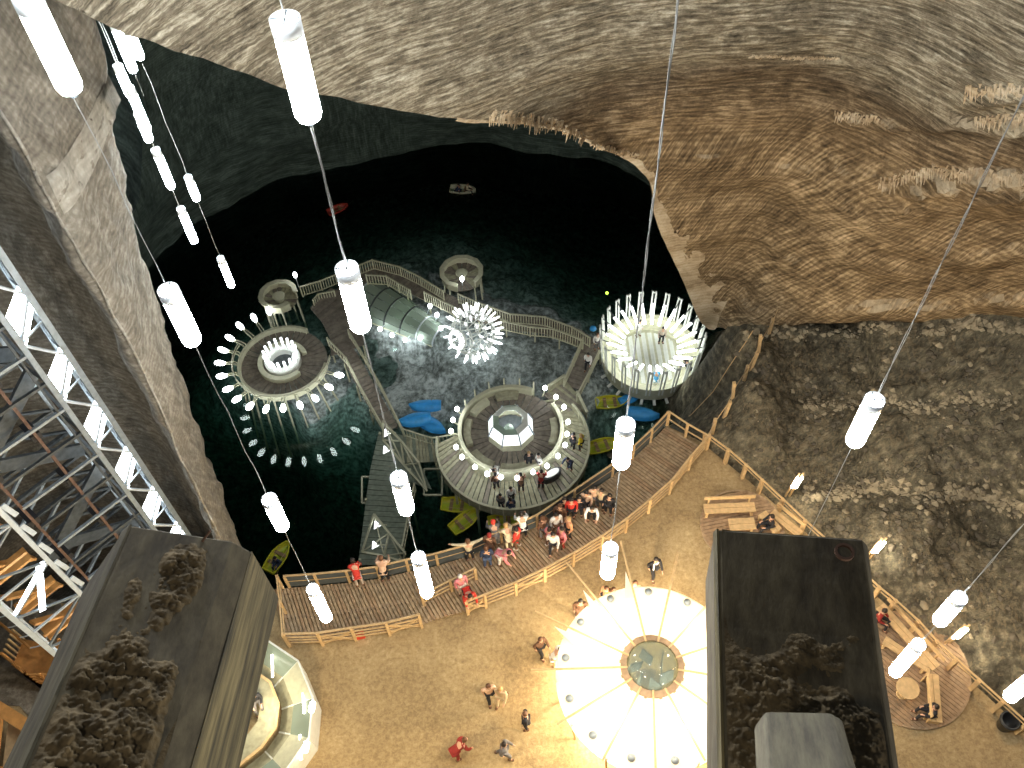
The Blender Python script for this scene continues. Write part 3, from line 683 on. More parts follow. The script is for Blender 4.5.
# timber stair landing behind the left mast, and the small gallery at its foot
for i, z in enumerate((1.2, 3.4, 5.6, 7.8, 10.2)):
    g = thing('timber_landing', ['orange timber landing at the very foot of the lift tower', 'orange timber landing, second from the ground behind the left mast', 'orange timber landing, third from the ground behind the left mast', 'orange timber landing, fourth from the ground behind the left mast', 'orange timber landing, topmost behind the left mast'][i], 'landing', (c6.x, c6.y, z), 0, 'timber landings behind the left mast')
    a = up(c6 + bd * 1.6 + fd * .1, z); b = up(c5 + bd * 1.6 - fd * .3, z)
    MB().bar(a, b, .6, .1).build('landing_floor', M_['wood_o'], g)
    MB().bar(a - bd * .7 + V((0, 0, 1)), b - bd * .7 + V((0, 0, 1)), .08, .12).build('handrail', M_['wood_o'], g)
    MB().bar(a + V((0, 0, 1.1)), b + bd * .4 + V((0, 0, -.9)), .3, .1).build('stair_flight', M_['wood_o'], g)
MB().slab([P(x, y, .05) for x, y in ((-60, 590), (-60, 700), (20, 706), (48, 740), (75, 690), (60, 600))], .1).build('trim_4', M_['wall_left'], kind='structure')
gal = thing('wooden_gallery', 'small orange wooden gallery with slatted railing below the lift tower', 'gallery', P(42, 668, 1.2), 0)
def gp(x, y, z): return P(x, y, z)
ga = [(15, 664), (38, 684), (66, 684), (70, 650), (25, 640)]
q = [gp(x, y, 1.0) for x, y in ga]
MB().slab([V((p.x, p.y, 1.0)) for p in q][::-1], .12).build('gallery_floor', M_['wood_o'], gal)
for (x0, y0), (x1, y1) in zip(ga[:3] , ga[1:4]):
    a, b = gp(x0, y0, 1.0), gp(x1, y1, 1.0)
    for k in range(1, 5): MB().bar(a + V((0, 0, .27 * k)), b + V((0, 0, .27 * k)), .05, .11).build('rail', M_['wood_o'], gal)
    for t in (0, .5, 1): MB().bar(a.lerp(b, t) - V((0, 0, 1)), a.lerp(b, t) + V((0, 0, 1.15)), .09).build('post', M_['wood_o'], gal)
a, b = gp(15, 664, 1.0), gp(25, 640, 1.0)
for k in range(6): MB().bar(a.lerp(b, k / 5), a.lerp(b, k / 5) + V((0, 0, 1.1)), .06).build('baluster', M_['wood'], gal)
pl = thing('cable_guard', 'curved orange handrail with bent pipes along the lift tower foot', 'railing', P(10, 628, 1.5))
a, b = P(-6, 618, 1.6), P(30, 648, 1.6)
MB().tube(a, b, .05).build('handrail', M_['wood_o'], pl)
for k in range(4):
    p = a.lerp(b, k / 3); q2 = p + fd * .9 + bd * .2
    pts = [p.lerp(q2, t) + V((0, 0, -.5 * math.sin(math.pi * t))) for t in [i / 6 for i in range(7)]]
    MB().path(pts, .03, 5).build('bent_pipe', M_['steel_w'], pl)
fr_ = thing('timber_scaffold', 'orange timber frame in the lower left corner', 'frame', P(20, 740, 0))
for (x0, y0, z0, x1, y1, z1, w) in [(-30, 690, 1.6, 52, 742, 1.6, .45), (0, 712, 1.6, -10, 800, 1.6, .25), (50, 735, 1.6, 20, 800, 1.6, .25), (-10, 712, 0, -10, 712, 1.6, .2), (49, 740, 0, 49, 740, 1.6, .2), (-30, 765, 1.5, 30, 775, 1.5, .22)]:
    MB().bar(P(x0, y0, z0), P(x1, y1, z1) if (x0, y0) != (x1, y1) else V((P(x0, y0, z0).x, P(x0, y0, z0).y, z1 )), w, .15).build('beam', M_['wood_o'], fr_)
MB().slab([P(x, y, .9) for x, y in ((0, 790), (26, 790), (50, 748), (8, 722))], .1).build('panel', M_['wood'], fr_)

# ================================================================ NEAR TIMBER BEAMS
def beam(name, label, prof_px, vp, depth, length, below, near_off=.0, matn='timber'):
    d = ray(*vp).normalized(); A0 = PD(*prof_px[0], depth); pts = []
    for p in prof_px:
        r = ray(*p).normalized(); t = (A0 - CAM).dot(d) / r.dot(d); pts.append(CAM + r * t)
    # close the profile on the hidden underside
    side = (pts[-1] - pts[0]); side -= d * side.dot(d); nrm = side.cross(d).normalized()
    if nrm.z > 0: nrm = -nrm
    und = [pts[-1] + nrm * below, pts[0] + nrm * below]
    prof = pts + und
    bx = side.normalized(); by = d; bz = bx.cross(by)
    m3 = Matrix((bx, by, bz)).transposed()
    o = thing(name, label, 'beam', A0); o.rotation_euler = m3.to_euler()
    inv = m3.inverted(); lp = [inv @ (p - A0) for p in prof]
    return o, lp, m3, A0
def beam_body(o, lp, length, mat_, seg=26):
    mb = MB(); n = len(lp); rows_ = []
    for k in range(seg + 1):
        y = length * k / seg; rows_.append([V((p.x, -y, p.z)) + V((.006 * noise.noise(V((i * 7.1, y * 3, 0))), 0, .006 * noise.noise(V((i * 3.3, y * 3, 5))))) for i, p in enumerate(lp)])
    vs = [p for r in rows_ for p in r]
    fs = [(k * n + i, k * n + (i + 1) % n, (k + 1) * n + (i + 1) % n, (k + 1) * n + i) for k in range(seg) for i in range(n)] + [tuple(range(n)), tuple(seg * n + i for i in range(n))[::-1]]
    mb.add(vs, fs); me = mb.mesh('timber_body', mat_); b = bpy.data.objects.new('timber_body', me); COL.objects.link(b); b.parent = o
    bv = b.modifiers.new('b', 'BEVEL'); bv.width = .008; bv.segments = 2; bv.limit_method = 'ANGLE'; return b
def lit_side_board(o, pa, pb, length, name, mat_, lab=None):  # thin boards whose lighter timber carries the light on the beam faces
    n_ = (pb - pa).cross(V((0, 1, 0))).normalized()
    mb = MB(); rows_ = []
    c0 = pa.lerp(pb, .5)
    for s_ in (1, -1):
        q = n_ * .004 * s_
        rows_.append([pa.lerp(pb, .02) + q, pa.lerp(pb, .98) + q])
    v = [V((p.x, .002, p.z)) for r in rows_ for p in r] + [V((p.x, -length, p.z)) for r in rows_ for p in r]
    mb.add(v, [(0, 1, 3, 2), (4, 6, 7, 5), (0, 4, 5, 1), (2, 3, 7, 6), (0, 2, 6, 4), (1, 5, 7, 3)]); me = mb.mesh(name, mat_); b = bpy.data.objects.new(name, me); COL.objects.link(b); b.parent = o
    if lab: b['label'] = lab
def dirt(o, pa, pb, length, name, seed, amp, y0=0, dens=1.0, cover=None, lump=22):
    """crumbly dirt lying on the top face between profile points pa and pb"""
    length = VL * 1.5; nx, ny = 120, 300; rows_ = []
    for j in range(ny):
        y = y0 + (length - y0) * j / (ny - 1); r = []
        for i in range(nx):
            t = i / (nx - 1); p = pa.lerp(pb, t); c = cover(t, y / VL)
            q = V((p.x * lump, y * lump, seed))
            v = 1 - min(1, noise.cell_vector(q).length * 0 + noise.voronoi(q)[0][0] * 1.3)
            f = noise.fractal(V((p.x * 9, y * 9, seed)), .9, 2, 4)
            v2 = 1 - min(1, noise.voronoi(q * 2.3)[0][0] * 1.3); h = c * amp * (.25 + .6 * max(0, v) + .45 * v2 + .7 * f) - (1 - c) * .004
            edge = min(1, t * 12, (1 - t) * 12)
            r.append(V((p.x, -y, p.z + max(-.004, h * edge))))
        rows_.append(r)
    mb = MB(); mb.grid(rows_); mb.smooth = True; me = mb.mesh(name, M_['dirt']); b = bpy.data.objects.new(name, me); COL.objects.link(b); b.parent = o; b['kind'] = 'stuff'; return b
def vislen(A0, vp):
    d = ray(*vp).normalized()
    for k in range(1, 400):
        q = A0 - d * (k * .01) - CAM; dep = q.dot(_fwd)
        if dep <= .05 or 384 - q.dot(_up) / dep * F_PX > 768: return k * .01
    return 2
o, lp, m3, A0 = beam('timber_beam', 'thick old timber beam crusted with dirt at the lower left, pointing down to the lake', [(122, 533), (131, 525), (232, 541), (250, 551), (278, 600)], (479, -265), 2.9, 2.4, .3)
beam_body(o, lp, 2.6, M_['timber']); VL = vislen(A0, (479, -265))
lit_side_board(o, lp[3], lp[4], 2.6, 'lit_side_board', M_['timber_s'], 'yellow streaked side of the beam with its warm light painted in'); lit_side_board(o, lp[0], lp[1], 2.6, 'edge_board', M_['timber_w'])
def cov_l(t, y):
    a = max(0, min(1, 1.6 * (.8 * noise.noise(V((t * 4 + 4, y * 5, 1))) + .30 + (y - .36) * 2.0 - abs(t - .35) * 1.0))); b = max(0, 1 - ((t - .60) / .28) ** 2 - ((y - .22) / .20) ** 2)
    e = min(1, y * 25, max(0, (.93 - t) * 9)); return min(1, max(a, b * 1.3, .16)) * e
dirt(o, lp[1] + V((.01, 0, 0)), lp[2], 2.6, 'dirt_crust', 3.3, .026, cover=cov_l, lump=30)
nb = MB(); q = lp[2] * .72 + lp[1] * .28; nb.tube(q + V((0, -.02, -.01)), q + V((.0, -.02, .055)), .004, 6); me = nb.mesh('nail', M_['rust']); x = bpy.data.objects.new('nail', me); COL.objects.link(x); x.parent = o
o, lp, m3, A0 = beam('timber_beam', 'thick dusty timber beam at the lower right, with a smaller block on top', [(714, 534), (718, 529), (862, 539), (867, 545)], (690, -700), 3.0, 2.2, .3)
beam_body(o, lp, 2.2, M_['timber']); VL = vislen(A0, (690, -700))
lit_side_board(o, lp[0], lp[1], 2.2, 'edge_board', M_['timber_s'])  # lighter strip with the warm light of the left edge in its colour
def cov_r(t, y):
    a = max(0, min(1, (y - .50) * 5 + 1.2 * noise.noise(V((t * 4, y * 7, 2))) - .8 * max(0, t - .7)))
    return a * min(1, y * 20) * (.75 if t > .8 else 1) + .12
dirt(o, lp[1] + V((.012, 0, 0)), lp[2] - V((.012, 0, 0)), 2.2, 'dirt_crust', 8.1, .016, cover=cov_r, lump=44)
# eye bolt ring at the far right corner
q = lp[2] * .86 + lp[1] * .14 + V((0, -.06, .012)); rg = MB(); rg.lathe([(.022, -.005), (.03, -.005), (.03, .006), (.022, .006)], c=q, n=16, closed=True); me = rg.mesh('ring_bolt', M_['rust']); x = bpy.data.objects.new('ring_bolt', me); COL.objects.link(x); x.parent = o
beamR = o
o2, lp2, m32, _ = beam('timber_block', 'short pale timber block lying on the lower right beam', [(754, 727), (765, 711), (830, 713), (841, 720)], (737, 404), 2.36, 1.2, .2)
beam_body(o2, lp2, 1.4, M_['timber_w'], 12)
# ================================================================ SHORE DECK AND RAILINGS
def poly_at(pts, t):
    L = [0]
    for a, b in zip(pts, pts[1:]): L.append(L[-1] + (b - a).length)
    d = t * L[-1]
    for i in range(len(pts) - 1):
        if d <= L[i + 1] or i == len(pts) - 2: return pts[i].lerp(pts[i + 1], (d - L[i]) / max(1e-6, L[i + 1] - L[i]))
def plen(pts): return sum((b - a).length for a, b in zip(pts, pts[1:]))
DZ = .16
inner_px = [(288, 644), (323, 643), (356, 638), (390, 632), (422, 625), (445, 617), (468, 611), (486, 605), (516, 593), (545, 579), (573, 564), (601, 547), (625, 528), (648, 511), (669, 492), (688, 469), (704, 448)]
out_w = [P(x, y, DZ) for x, y in outer_px]; in_w = [P(x, y, DZ) for x, y in inner_px]
deck = thing('shore_deck', 'long curved brown boardwalk on the shore above the lake', 'boardwalk', out_w[0])
nb_ = int(plen(out_w) / .15); board_me = []
mb_a = MB(); mb_b = MB()
mlist = (mb_a, mb_b)
for k in range(nb_):
    t0, t1 = k / nb_, (k + .72) / nb_
    q = [poly_at(out_w, t0), poly_at(out_w, t1), poly_at(in_w, t1), poly_at(in_w, t0)]
    dz = random.uniform(-.008, .008); q = [p + V((0, 0, dz)) for p in q]
    mb_ = MB().slab(q, .04)
    mlist[1 if random.random() < .35 else 0].add(mb_.v, mb_.f)
M_['deck2'] = mat('lighter_deck_boards', (.33, .22, .13), .7, 0, .25, 5, .2)
mb_a.build('deck_boards', M_['deck'], deck, kind='stuff'); mb_b.build('deck_boards', M_['deck2'], deck, kind='stuff')
for t in (.08, .5, .92):
    pts = [poly_at(out_w, i / 40).lerp(poly_at(in_w, i / 40), t) - V((0, 0, .1)) for i in range(41)]
    m = MB(); [m.bar(a, b, .12, .1) for a, b in zip(pts, pts[1:])]; m.build('joist', M_['deck'], deck)
def railing(name, label, base, H=1.12, rails=(1.0,), matn='wood', posts=None, cap=.09, railr=.05, panel=None, xbrace=(), group=None, post=.11, grp_post='post'):
    """base: world points of the post feet"""
    o = thing(name, label, 'railing', base[0], group=group)
    for i, p in enumerate(base):
        if posts is None or i in posts: MB().box(p + V((0, 0, H / 2)), (post, post * 1.15, H), rz=random.uniform(0, .5)).build('post', M_[matn], o)
    for a, b in zip(base, base[1:]):
        MB().bar(a + V((0, 0, H + .02)), b + V((0, 0, H + .02)), cap, .05).build('handrail', M_[matn], o)
        for h in rails:
            if h < 1: MB().bar(a + V((0, 0, H * h)), b + V((0, 0, H * h)), railr, railr).build('rail', M_[matn], o)
        if panel: MB().bar(a + V((0, 0, H * .5)), b + V((0, 0, H * .5)), .03, H * .86).build('panel', M_[panel], o)
    for i in xbrace:
        a, b = base[i], base[i + 1]
        for z0, z1 in ((.1, .75), (.75, .1)): MB().bar(a + V((0, 0, H * z0)), b + V((0, 0, H * z1)), .06, .07).build('cross_brace', M_[matn], o)
    return o
W_ = lambda pts, z=0.0: [P(x, y, z) for x, y in pts]
o_ = railing('wooden_railing', 'pine railing along the lake edge of the boardwalk, left half up to the white lamp', W_([(290, 587), (319, 585), (350, 582), (380, 578), (409, 571), (438, 565)], DZ), 1.05, (.55,), panel='mesh_panel', cap=.07)
railing('wooden_railing', 'pine railing along the lake edge of the boardwalk, right half behind the crowd', W_([(438, 565), (470, 556), (502, 542), (537, 527), (574, 502), (612, 476), (632, 459), (650, 442), (666, 425)], DZ), 1.05, (.55,), panel='mesh_panel', cap=.07)
railing('wooden_railing', 'short pine railing closing the left end of the boardwalk', W_([(283, 588), (286, 613), (289, 645)], DZ), 1.15, (.6,), cap=.06)
railing('wooden_railing', 'pine railing with crossed braces on the floor side, left of the gap', W_([(290, 646), (323, 645), (356, 640), (390, 635), (422, 627)], 0), 1.25, (.72, .5, .28), xbrace=(1, 3), cap=.08)
railing('wooden_railing', 'short pine railing inside the boardwalk beside the woman in pink', W_([(424, 605), (452, 591), (476, 579)], DZ), 1.0, (.6, .3), cap=.06)
railing('wooden_railing', 'long curved pine railing between the boardwalk and the sandy floor', W_([(468, 614), (486, 607), (516, 595), (545, 581), (573, 566), (601, 549), (625, 532), (648, 513), (669, 494), (688, 470), (706, 449)], 0), 1.2, (.75, .5, .25), xbrace=(0, 2, 5, 8), cap=.08)
railing('wooden_railing', 'short pine railing closing the far right end of the boardwalk', W_([(667, 425), (685, 437), (706, 449)], DZ), 1.05, (.5,), cap=.07)
railing('wooden_railing', 'long straight pine railing along the foot of the rubble slope', W_([(706, 449), (725, 463), (742, 478), (758, 493), (778, 512), (800, 533), (835, 565), (872, 599), (888, 612), (910, 632), (928, 652), (947, 670), (969, 690), (992, 711), (1016, 733), (1040, 754)], 0), 1.1, (.8,), cap=.07, railr=.04, post=.14)
b_ = [slope_px(x, y) for x, y in ((704, 449), (712, 434), (724, 417), (733, 398), (744, 381), (751, 368), (759, 351), (769, 334), (775, 320))]
g_ = thing('slope_railing', 'row of pine posts with a rope climbing the left edge of the rubble slope', 'railing', b_[0])
for i, p in enumerate(b_[:-1]): MB().bar(p - V((0, 0, .2)), p + V((.12 * (i % 3 - 1), .05, 1.15)), .14).build('post', M_['wood'], g_)
m = MB(); tp = [p + V((0, 0, 1.0)) for p in b_]; m.path(tp, .018, 6).build('rope', M_['wood'], g_)
hp = [slope_px(x, y) + V((0, 0, .25)) for x, y in ((662, 432), (690, 418), (712, 395), (728, 370), (745, 345), (752, 334))]
tag(MB().path(hp, .025, 5).build('rope', M_['wood']), 'thin rope running up the dark ground between the white drum and the posts', 'rope')

# ================================================================ ROUND TERRACES, BENCHES, TABLES
def round_deck(name, label, cx, cy, rad, rot):
    c = P(cx, cy, .1); o = thing(name, label, 'terrace', (c.x, c.y, 0))
    m = MB(); n = int(2 * rad / .16)
    for k in range(n):
        y = -rad + .16 * (k + .5); w = math.sqrt(max(0, rad * rad - y * y))
        if w > .1:
            ct, st = math.cos(rot), math.sin(rot)
            m.box(c + V((-y * st, y * ct, 0)), (2 * w, .14, .05), rz=rot)
    m.build('deck_boards', M_['deck2'], o, kind='stuff')
    m = MB(); m.lathe([(rad + .03, -.08), (rad + .03, .02), (rad - .06, .02), (rad - .06, -.08)], c=c, n=40, closed=True); m.build('edge_board', M_['deck'], o); return c
cA = round_deck('round_terrace', 'round wooden terrace with benches beyond the right timber beam', 742, 526, 1.75, R(10))
cB = round_deck('round_terrace', 'round wooden terrace with a round table at the lower right', 908, 668, 2.3, R(-48))
def bench(label, px0, px1, w=.42, back=0, group='pine benches', seat_z=.45):
    a, b = P(*px0, seat_z + .1), P(*px1, seat_z + .1); d = (b - a).normalized(); s = V((-d.y, d.x, 0))
    o = thing('wooden_bench', label, 'bench', ((a.x + b.x) / 2, (a.y + b.y) / 2, .1), group=group)
    for k in (-1, 1): MB().bar(a + s * k * w * .26, b + s * k * w * .26, w * .48, .06).build('seat_plank', M_['wood'], o)
    if back:
        a2, b2 = a + s * back * (w * .62), b + s * back * (w * .62)
        MB().bar(a2 + V((0, 0, .42)), b2 + V((0, 0, .42)), .05, .22).build('backrest', M_['wood'], o)
        for t in (.1, .9): MB().bar(a2.lerp(b2, t) - V((0, 0, seat_z)), a2.lerp(b2, t) + V((0, 0, .4)), .06).build('back_post', M_['wood'], o)
    for t in (.06, .94):
        p = a.lerp(b, t); MB().box(p - V((0, 0, (seat_z) / 2 + .03)), (.09, w * .9, seat_z), rz=math.atan2(d.y, d.x)).build('leg', M_['wood'], o)
    return o
bench('pine bench with a backrest on the round terrace, facing the right timber beam', (704, 509), (755, 507), .45, 1)
bench('short pine bench turned across the terrace beside the person in black', (762, 513), (778, 531), .42)
bench('pine bench with its back to the straight railing, left of the person in black', (772, 512), (800, 534), .38, 1)
bench('long pine bench along the railing at the upper edge of the lower right terrace', (880, 606), (936, 668), .42, 1)
bench('second pine bench seat beside the person in red at the lower right', (884, 640), (928, 690 - 22), .36)
bench('pine bench with a person in black and white sitting on it', (932, 674), (936, 722), .45, -1)
def round_table(label, px, py, r=.42, z=.75):
    c = P(px, py, z + .1); o = thing('round_table', label, 'table', (c.x, c.y, .12))
    MB().lathe([(r, -.05), (r, 0)], c=c, n=24).build('tabletop', M_['wood'], o)
    MB().lathe([(.05, -.66), (.05, -.05)], c=c, n=10).build('table_leg', M_['wood'], o); MB().lathe([(.22, -.72), (.2, -.66)], c=c, n=14).build('table_foot', M_['wood'], o); return o
round_table('small round pine table on the lower right terrace', 908, 688)
c = P(742, 524, .55); o = thing('low_table', 'low rectangular pine table in the middle of the far terrace', 'table', (c.x, c.y, .12))
for k in (-1, 1): MB().box(c + V((0, .14 * k, 0)), (1.1, .26, .05)).build('table_plank', M_['wood'], o)
for k in (-1, 1): MB().box(c + V((.42 * k, 0, -.22)), (.07, .45, .4)).build('leg', M_['wood'], o)
def twin_lamp(label, px, py, hz=1.0, tilt=(.25, .1), H=1.5):
    g = slope_px(px, py); o = thing('twin_tube_lamp', label, 'lamp', g, group='twin tube floor lamps')
    for k in (-1, 1):
        a = g + V((.09 * k, 0, -.1)); b = g + V((.09 * k + tilt[0], tilt[1], H)); MB().bar(a, b, .07).build('post', M_['wood'], o)
        d = (b - a).normalized(); MB().tube(b - d * .75 + V((0, -.07, 0)), b + V((0, -.07, 0)), .055, 8).build('lamp_tube', M_['warm_tube'], o)
        MB().bar(b, b + d * .25, .06).build('post_tip', M_['wood'], o)
    return o
twin_lamp('twin tube lamp on two pine posts beyond the railing, above the far terrace', 787, 496)
twin_lamp('twin tube lamp just right of the dusty timber beam corner', 866, 560)
twin_lamp('twin tube lamp behind the railing beside the short white hanging lamp', 945, 645)
c = P(1003, 726, 0); o = thing('litter_bin', 'round black litter bin by the railing in the lower right corner', 'bin', c)
MB().lathe([(.24, 0), (.32, .6), (.36, .62), (.36, .7), (.30, .7), (.29, .62), (.22, .08), (0, .08)], c=c, n=20).build('bin_body', M_['bin'], o, smooth=True)
MB().lathe([(.30, .60), (.33, .60), (.33, .66), (.30, .66)], c=c + V((.01, 0, .06)), n=20, closed=True).build('bin_rim', M_['steel_d'], o)

# ================================================================ TENT PAVILION (glowing disc)
TC = P(645, 694, 0); TC.z = 0
tent = thing('tent_pavilion', 'big round white tent pavilion with a dark glass dome in its middle', 'pavilion', TC)
RO, ZO, RI, ZI = 3.45, 2.2, .98, 3.1; NP = 13
def tpt(a, r, z): return TC + V((r * math.cos(a), r * math.sin(a), z))
for k in range(NP):
    a0 = 2 * math.pi * (k + .54) / NP; a1 = 2 * math.pi * (k + 1.54) / NP; m = MB(); rws = []
    for j in range(7):
        u = j / 6; r = RO + (RI - RO) * u; z = ZO + (ZI - ZO) * u ** 1.25; row = []
        for i in range(7):
            v = i / 6; a = a0 + (a1 - a0) * v; sag = -.10 * math.sin(math.pi * v) * (1 - u * .6); row.append(tpt(a, r * (1 if j else 1 - .0 * math.sin(math.pi * v)), z + sag))
        rws.append(row)
    m.grid(rws[::1]); m.grid([[p - V((0, 0, .02)) for p in r] for r in rws]); m.smooth = True
    m.build('fabric_panel', M_['canvas'], tent)
    m = MB(); rws = [[tpt(a0 + (a1 - a0) * i / 6, RO, ZO - q) for i in range(7)] for q in (0, .3)]; m.grid(rws); m.build('valance', M_['canvas'], tent)
    ext = [.4, .6, 1.3, 1.7, 1.8, 1.5, 1.2, .8, .5, .3, .2, .3, .3][k]
    MB().tube(tpt(a0, RI * .92, ZI + .05), tpt(a0, RO + ext * .75, ZO + .9 + ext * .35), .04, 6).build('spoke', M_['wood'], tent)
    MB().bar(tpt(a0, RO - .25, 0), tpt(a0, RO - .02, ZO), .08).build('tent_post', M_['wood'], tent)
    if k in (3, 4, 5):          # raised white sails at the entrance side
        m = MB(); m.slab([tpt(a0 - .07, RO - .5, ZO + .18), tpt(a0 + .07, RO - .5, ZO + .18), tpt(a0, RO + .35, ZO + .75)], .02); m.build('sail', M_['canvas'], tent)
    am = (a0 + a1) / 2; p = tpt(am, RO - .32, ZO + .16)
    m = MB(); m.lathe([(.0, 0), (.13, .02), (.15, .09), (.10, .16), (0, .18)], c=p, n=10); m.build('rim_lamp', M_['steel'], tent, smooth=True)
    MB().bar(tpt(am - .05, RI + .12, ZI - .10), tpt(am + .05, RI + .12, ZI - .10), .16, .06).build('ring_clip', M_['deck'], tent)
MB().lathe([(RI - .06, ZI - .05), (RI + .16, ZI - .1), (RI + .16, ZI + .02), (RI - .06, ZI + .07)], c=TC, n=40, closed=True).build('wooden_ring', M_['deck2'], tent)
MB().lathe([(RI - .05, ZI), (RI * .8, ZI + .22), (RI * .45, ZI + .36), (0.001, ZI + .4)], c=TC, n=32).build('glass_dome', M_['glass_d'], tent, smooth=True)
for k in range(6):
    a = k * math.pi / 3 + .3; MB().slab([tpt(a, .35, ZI - .15), tpt(a + .6, .75, ZI - .1), tpt(a + .6, .85, ZI - 1.2), tpt(a, .45, ZI - 1.3)], .04).build('curtain', M_['steel'], tent)
MB().lathe([(.55, ZI - 1.7), (.5, ZI - 1.62), (0.001, ZI - 1.6)], c=TC, n=16).build('inner_table', M_['deck'], tent)
for a in range(5): point_light('tent_lamp', tuple(tpt(a * 1.2566 + .3, 2.0, 1.5)), 600, (1, .84, .58), .25)
for a in (0.6, 2.4, 4.0, 5.2): point_light('tent_top_fill', tuple(tpt(a, 2.3, ZO + 1.7)), 150, (1, .88, .68), .15)  # unseen lights added above the roof to whiten the fabric

# ================================================================ POLYGON PAVILION behind left beam
PCc = P(228, 712, 0)
pav = thing('polygon_pavilion', 'many-sided glass and metal pavilion showing beside the left timber beam', 'pavilion', PCc)
ov = [(225, 632), (268, 641), (298, 661), (313, 698), (309, 738), (285, 772), (245, 805), (190, 805), (140, 775), (128, 705), (165, 645), (225, 632)]
zt = 1.5
ow = [P(x, y, zt) for x, y in ov]; iw = [p.lerp(V((PCc.x, PCc.y, .2)), .40) for p in ow]; iw = [V((p.x, p.y, .25)) for p in iw]
for i in range(len(ow) - 1):
    a, b, c_, d_ = ow[i], ow[i + 1], iw[i + 1], iw[i]
    m = MB(); m.slab([a, b, c_.lerp(b, .4), d_.lerp(a, .4)], .03); m.build('sloping_panel', [M_['glass'], M_['glass'], M_['cream'], M_['glass'], M_['cream'], M_['glass'], M_['cream']][i % 7], pav)
    m = MB(); m.slab([c_.lerp(b, .4) - V((0, 0, .02)), d_.lerp(a, .4) - V((0, 0, .02)), d_, c_], .03); m.build('inner_panel', M_['deck_g'], pav)
    MB().bar(a, b, .07).build('rim_bar', M_['white'], pav); MB().bar(a, d_, .06).build('rib', M_['white'], pav)
    MB().slab([a, V((a.x, a.y, 0)), V((b.x, b.y, 0)), b], .03).build('outer_panel', M_['white'], pav)
i2 = [p.lerp(V((PCc.x, PCc.y, .3)), .35) for p in iw]
for i in range(len(iw) - 1):
    MB().slab([iw[i] + V((0, 0, .55)), iw[i + 1] + V((0, 0, .55)), i2[i + 1] + V((0, 0, .35)), i2[i] + V((0, 0, .35))], .05).build('curved_seat', M_['deck_g'], pav)
    MB().bar(iw[i] + V((0, 0, .6)), iw[i + 1] + V((0, 0, .6)), .1, .06).build('seat_rim', M_['wood'], pav)
for (x, y) in ((312, 707), (306, 747)):
    m = MB(); p = P(x, y, 1.62); m.lathe([(.0, -.22), (.10, -.18), (.12, 0), (.10, .18), (0, .22)], c=p, n=10, axis=(.2, .9, .35)); m.build('wall_lamp', M_['warm_soft'], pav, smooth=True, label='bright oval lamp on the pavilion rim')
for (x, y) in ((272, 655), (303, 690), (300, 735)):
    a = P(x, y, 1.2); MB().tube(a, a + V((.15, -.9, .1)), .045, 8).build('inner_tube_lamp', M_['warm_soft'], pav, label='white tube lamp inside the panels')
point_light('pavilion_lamp', tuple(P(262, 705, 1.6)), 90, (1, .88, .62), .2)
# ================================================================ LAKE PLATFORMS
WZ = -12.0
def wedge_boards(o, name, inner, outer, mats, z, gap=.06, th=.06):
    """one board per step between two equally long point lists"""
    for i in range(len(inner) - 1):
        a, b, c_, d_ = inner[i], inner[i + 1], outer[i + 1], outer[i]
        g = gap / max(.3, (outer[i + 1] - outer[i]).length)
        q = [a.lerp(b, g / 2), d_.lerp(c_, g / 2), d_.lerp(c_, 1 - g / 2), a.lerp(b, 1 - g / 2)]
        if (q[0] - q[3]).length < .004: q = q[:3]
        m = MB(); dz = random.uniform(-.012, .012); m.slab([p + V((0, 0, dz)) for p in q][::-1], th)
        m.build(name, random.choice(mats), o)
def circ(c, r, a): return c + V((r * math.cos(a), r * math.sin(a), 0))
bulb_m = MB(); bulb_m.lathe([(0, -.27), (.09, -.2), (.14, -.03), (.14, .1), (.09, .22), (0, .27)], n=10)
BULB = bulb_m.mesh('lamp_bulb', M_['bulb'], smooth=True)
globe_m = MB(); globe_m.lathe([(0, -.17), (.10, -.13), (.14, 0), (.10, .13), (0, .17)], n=10); GLOBE = globe_m.mesh('lamp_globe', M_['bulb'], smooth=True)
def orient(o, d): o.rotation_mode = 'QUATERNION'; o.rotation_quaternion = V((0, 0, 1)).rotation_difference(V(d).normalized())
# ---- wheel platform
wc = P(284, 364, -9.5); WR = 2.72
wheel = thing('wheel_platform', 'round platform ringed with outward lamps on stilts at the left of the islet', 'platform', wc)
n = 40; A_ = [2 * math.pi * i / n for i in range(n + 1)]
wedge_boards(wheel, 'deck_board', [circ(wc, .9, a) for a in A_], [circ(wc, WR, a) for a in A_], [M_['deck_d'], M_['deck_e'], M_['deck_d']], -9.5)
a0, a1 = R(62), R(352)
m = MB(); m.lathe([(WR + .08, -.1), (WR + .08, .42), (WR - .09, .42), (WR - .09, -.1)], c=wc, n=48, a0=a0, a1=a1, closed=True); m.build('parapet', M_['cream'], wheel)
for h in (.62, .85):
    m = MB(); m.path([circ(wc, WR + .3, a0 + R(95) + (R(200)) * i / 30) + V((0, 0, h)) for i in range(31)], .03, 5); m.build('ring_rail', M_['cream'], wheel)
m = MB(); m.lathe([(1.55, 0), (1.55, .42), (1.25, .42), (1.25, 0)], c=wc, n=40, a0=R(25), a1=R(320), closed=True); m.build('bench_ring', M_['cream'], wheel)
m = MB(); m.lathe([(1.12, 0), (1.12, .55), (.9, .6), (.72, .55), (.7, 0)], c=wc, n=32, closed=True); m.build('crown_base', M_['white'], wheel, smooth=False)
MB().lathe([(.72, .02), (.72, .10), (0.001, .10)], c=wc, n=24).build('crown_floor', M_['steel_d'], wheel)
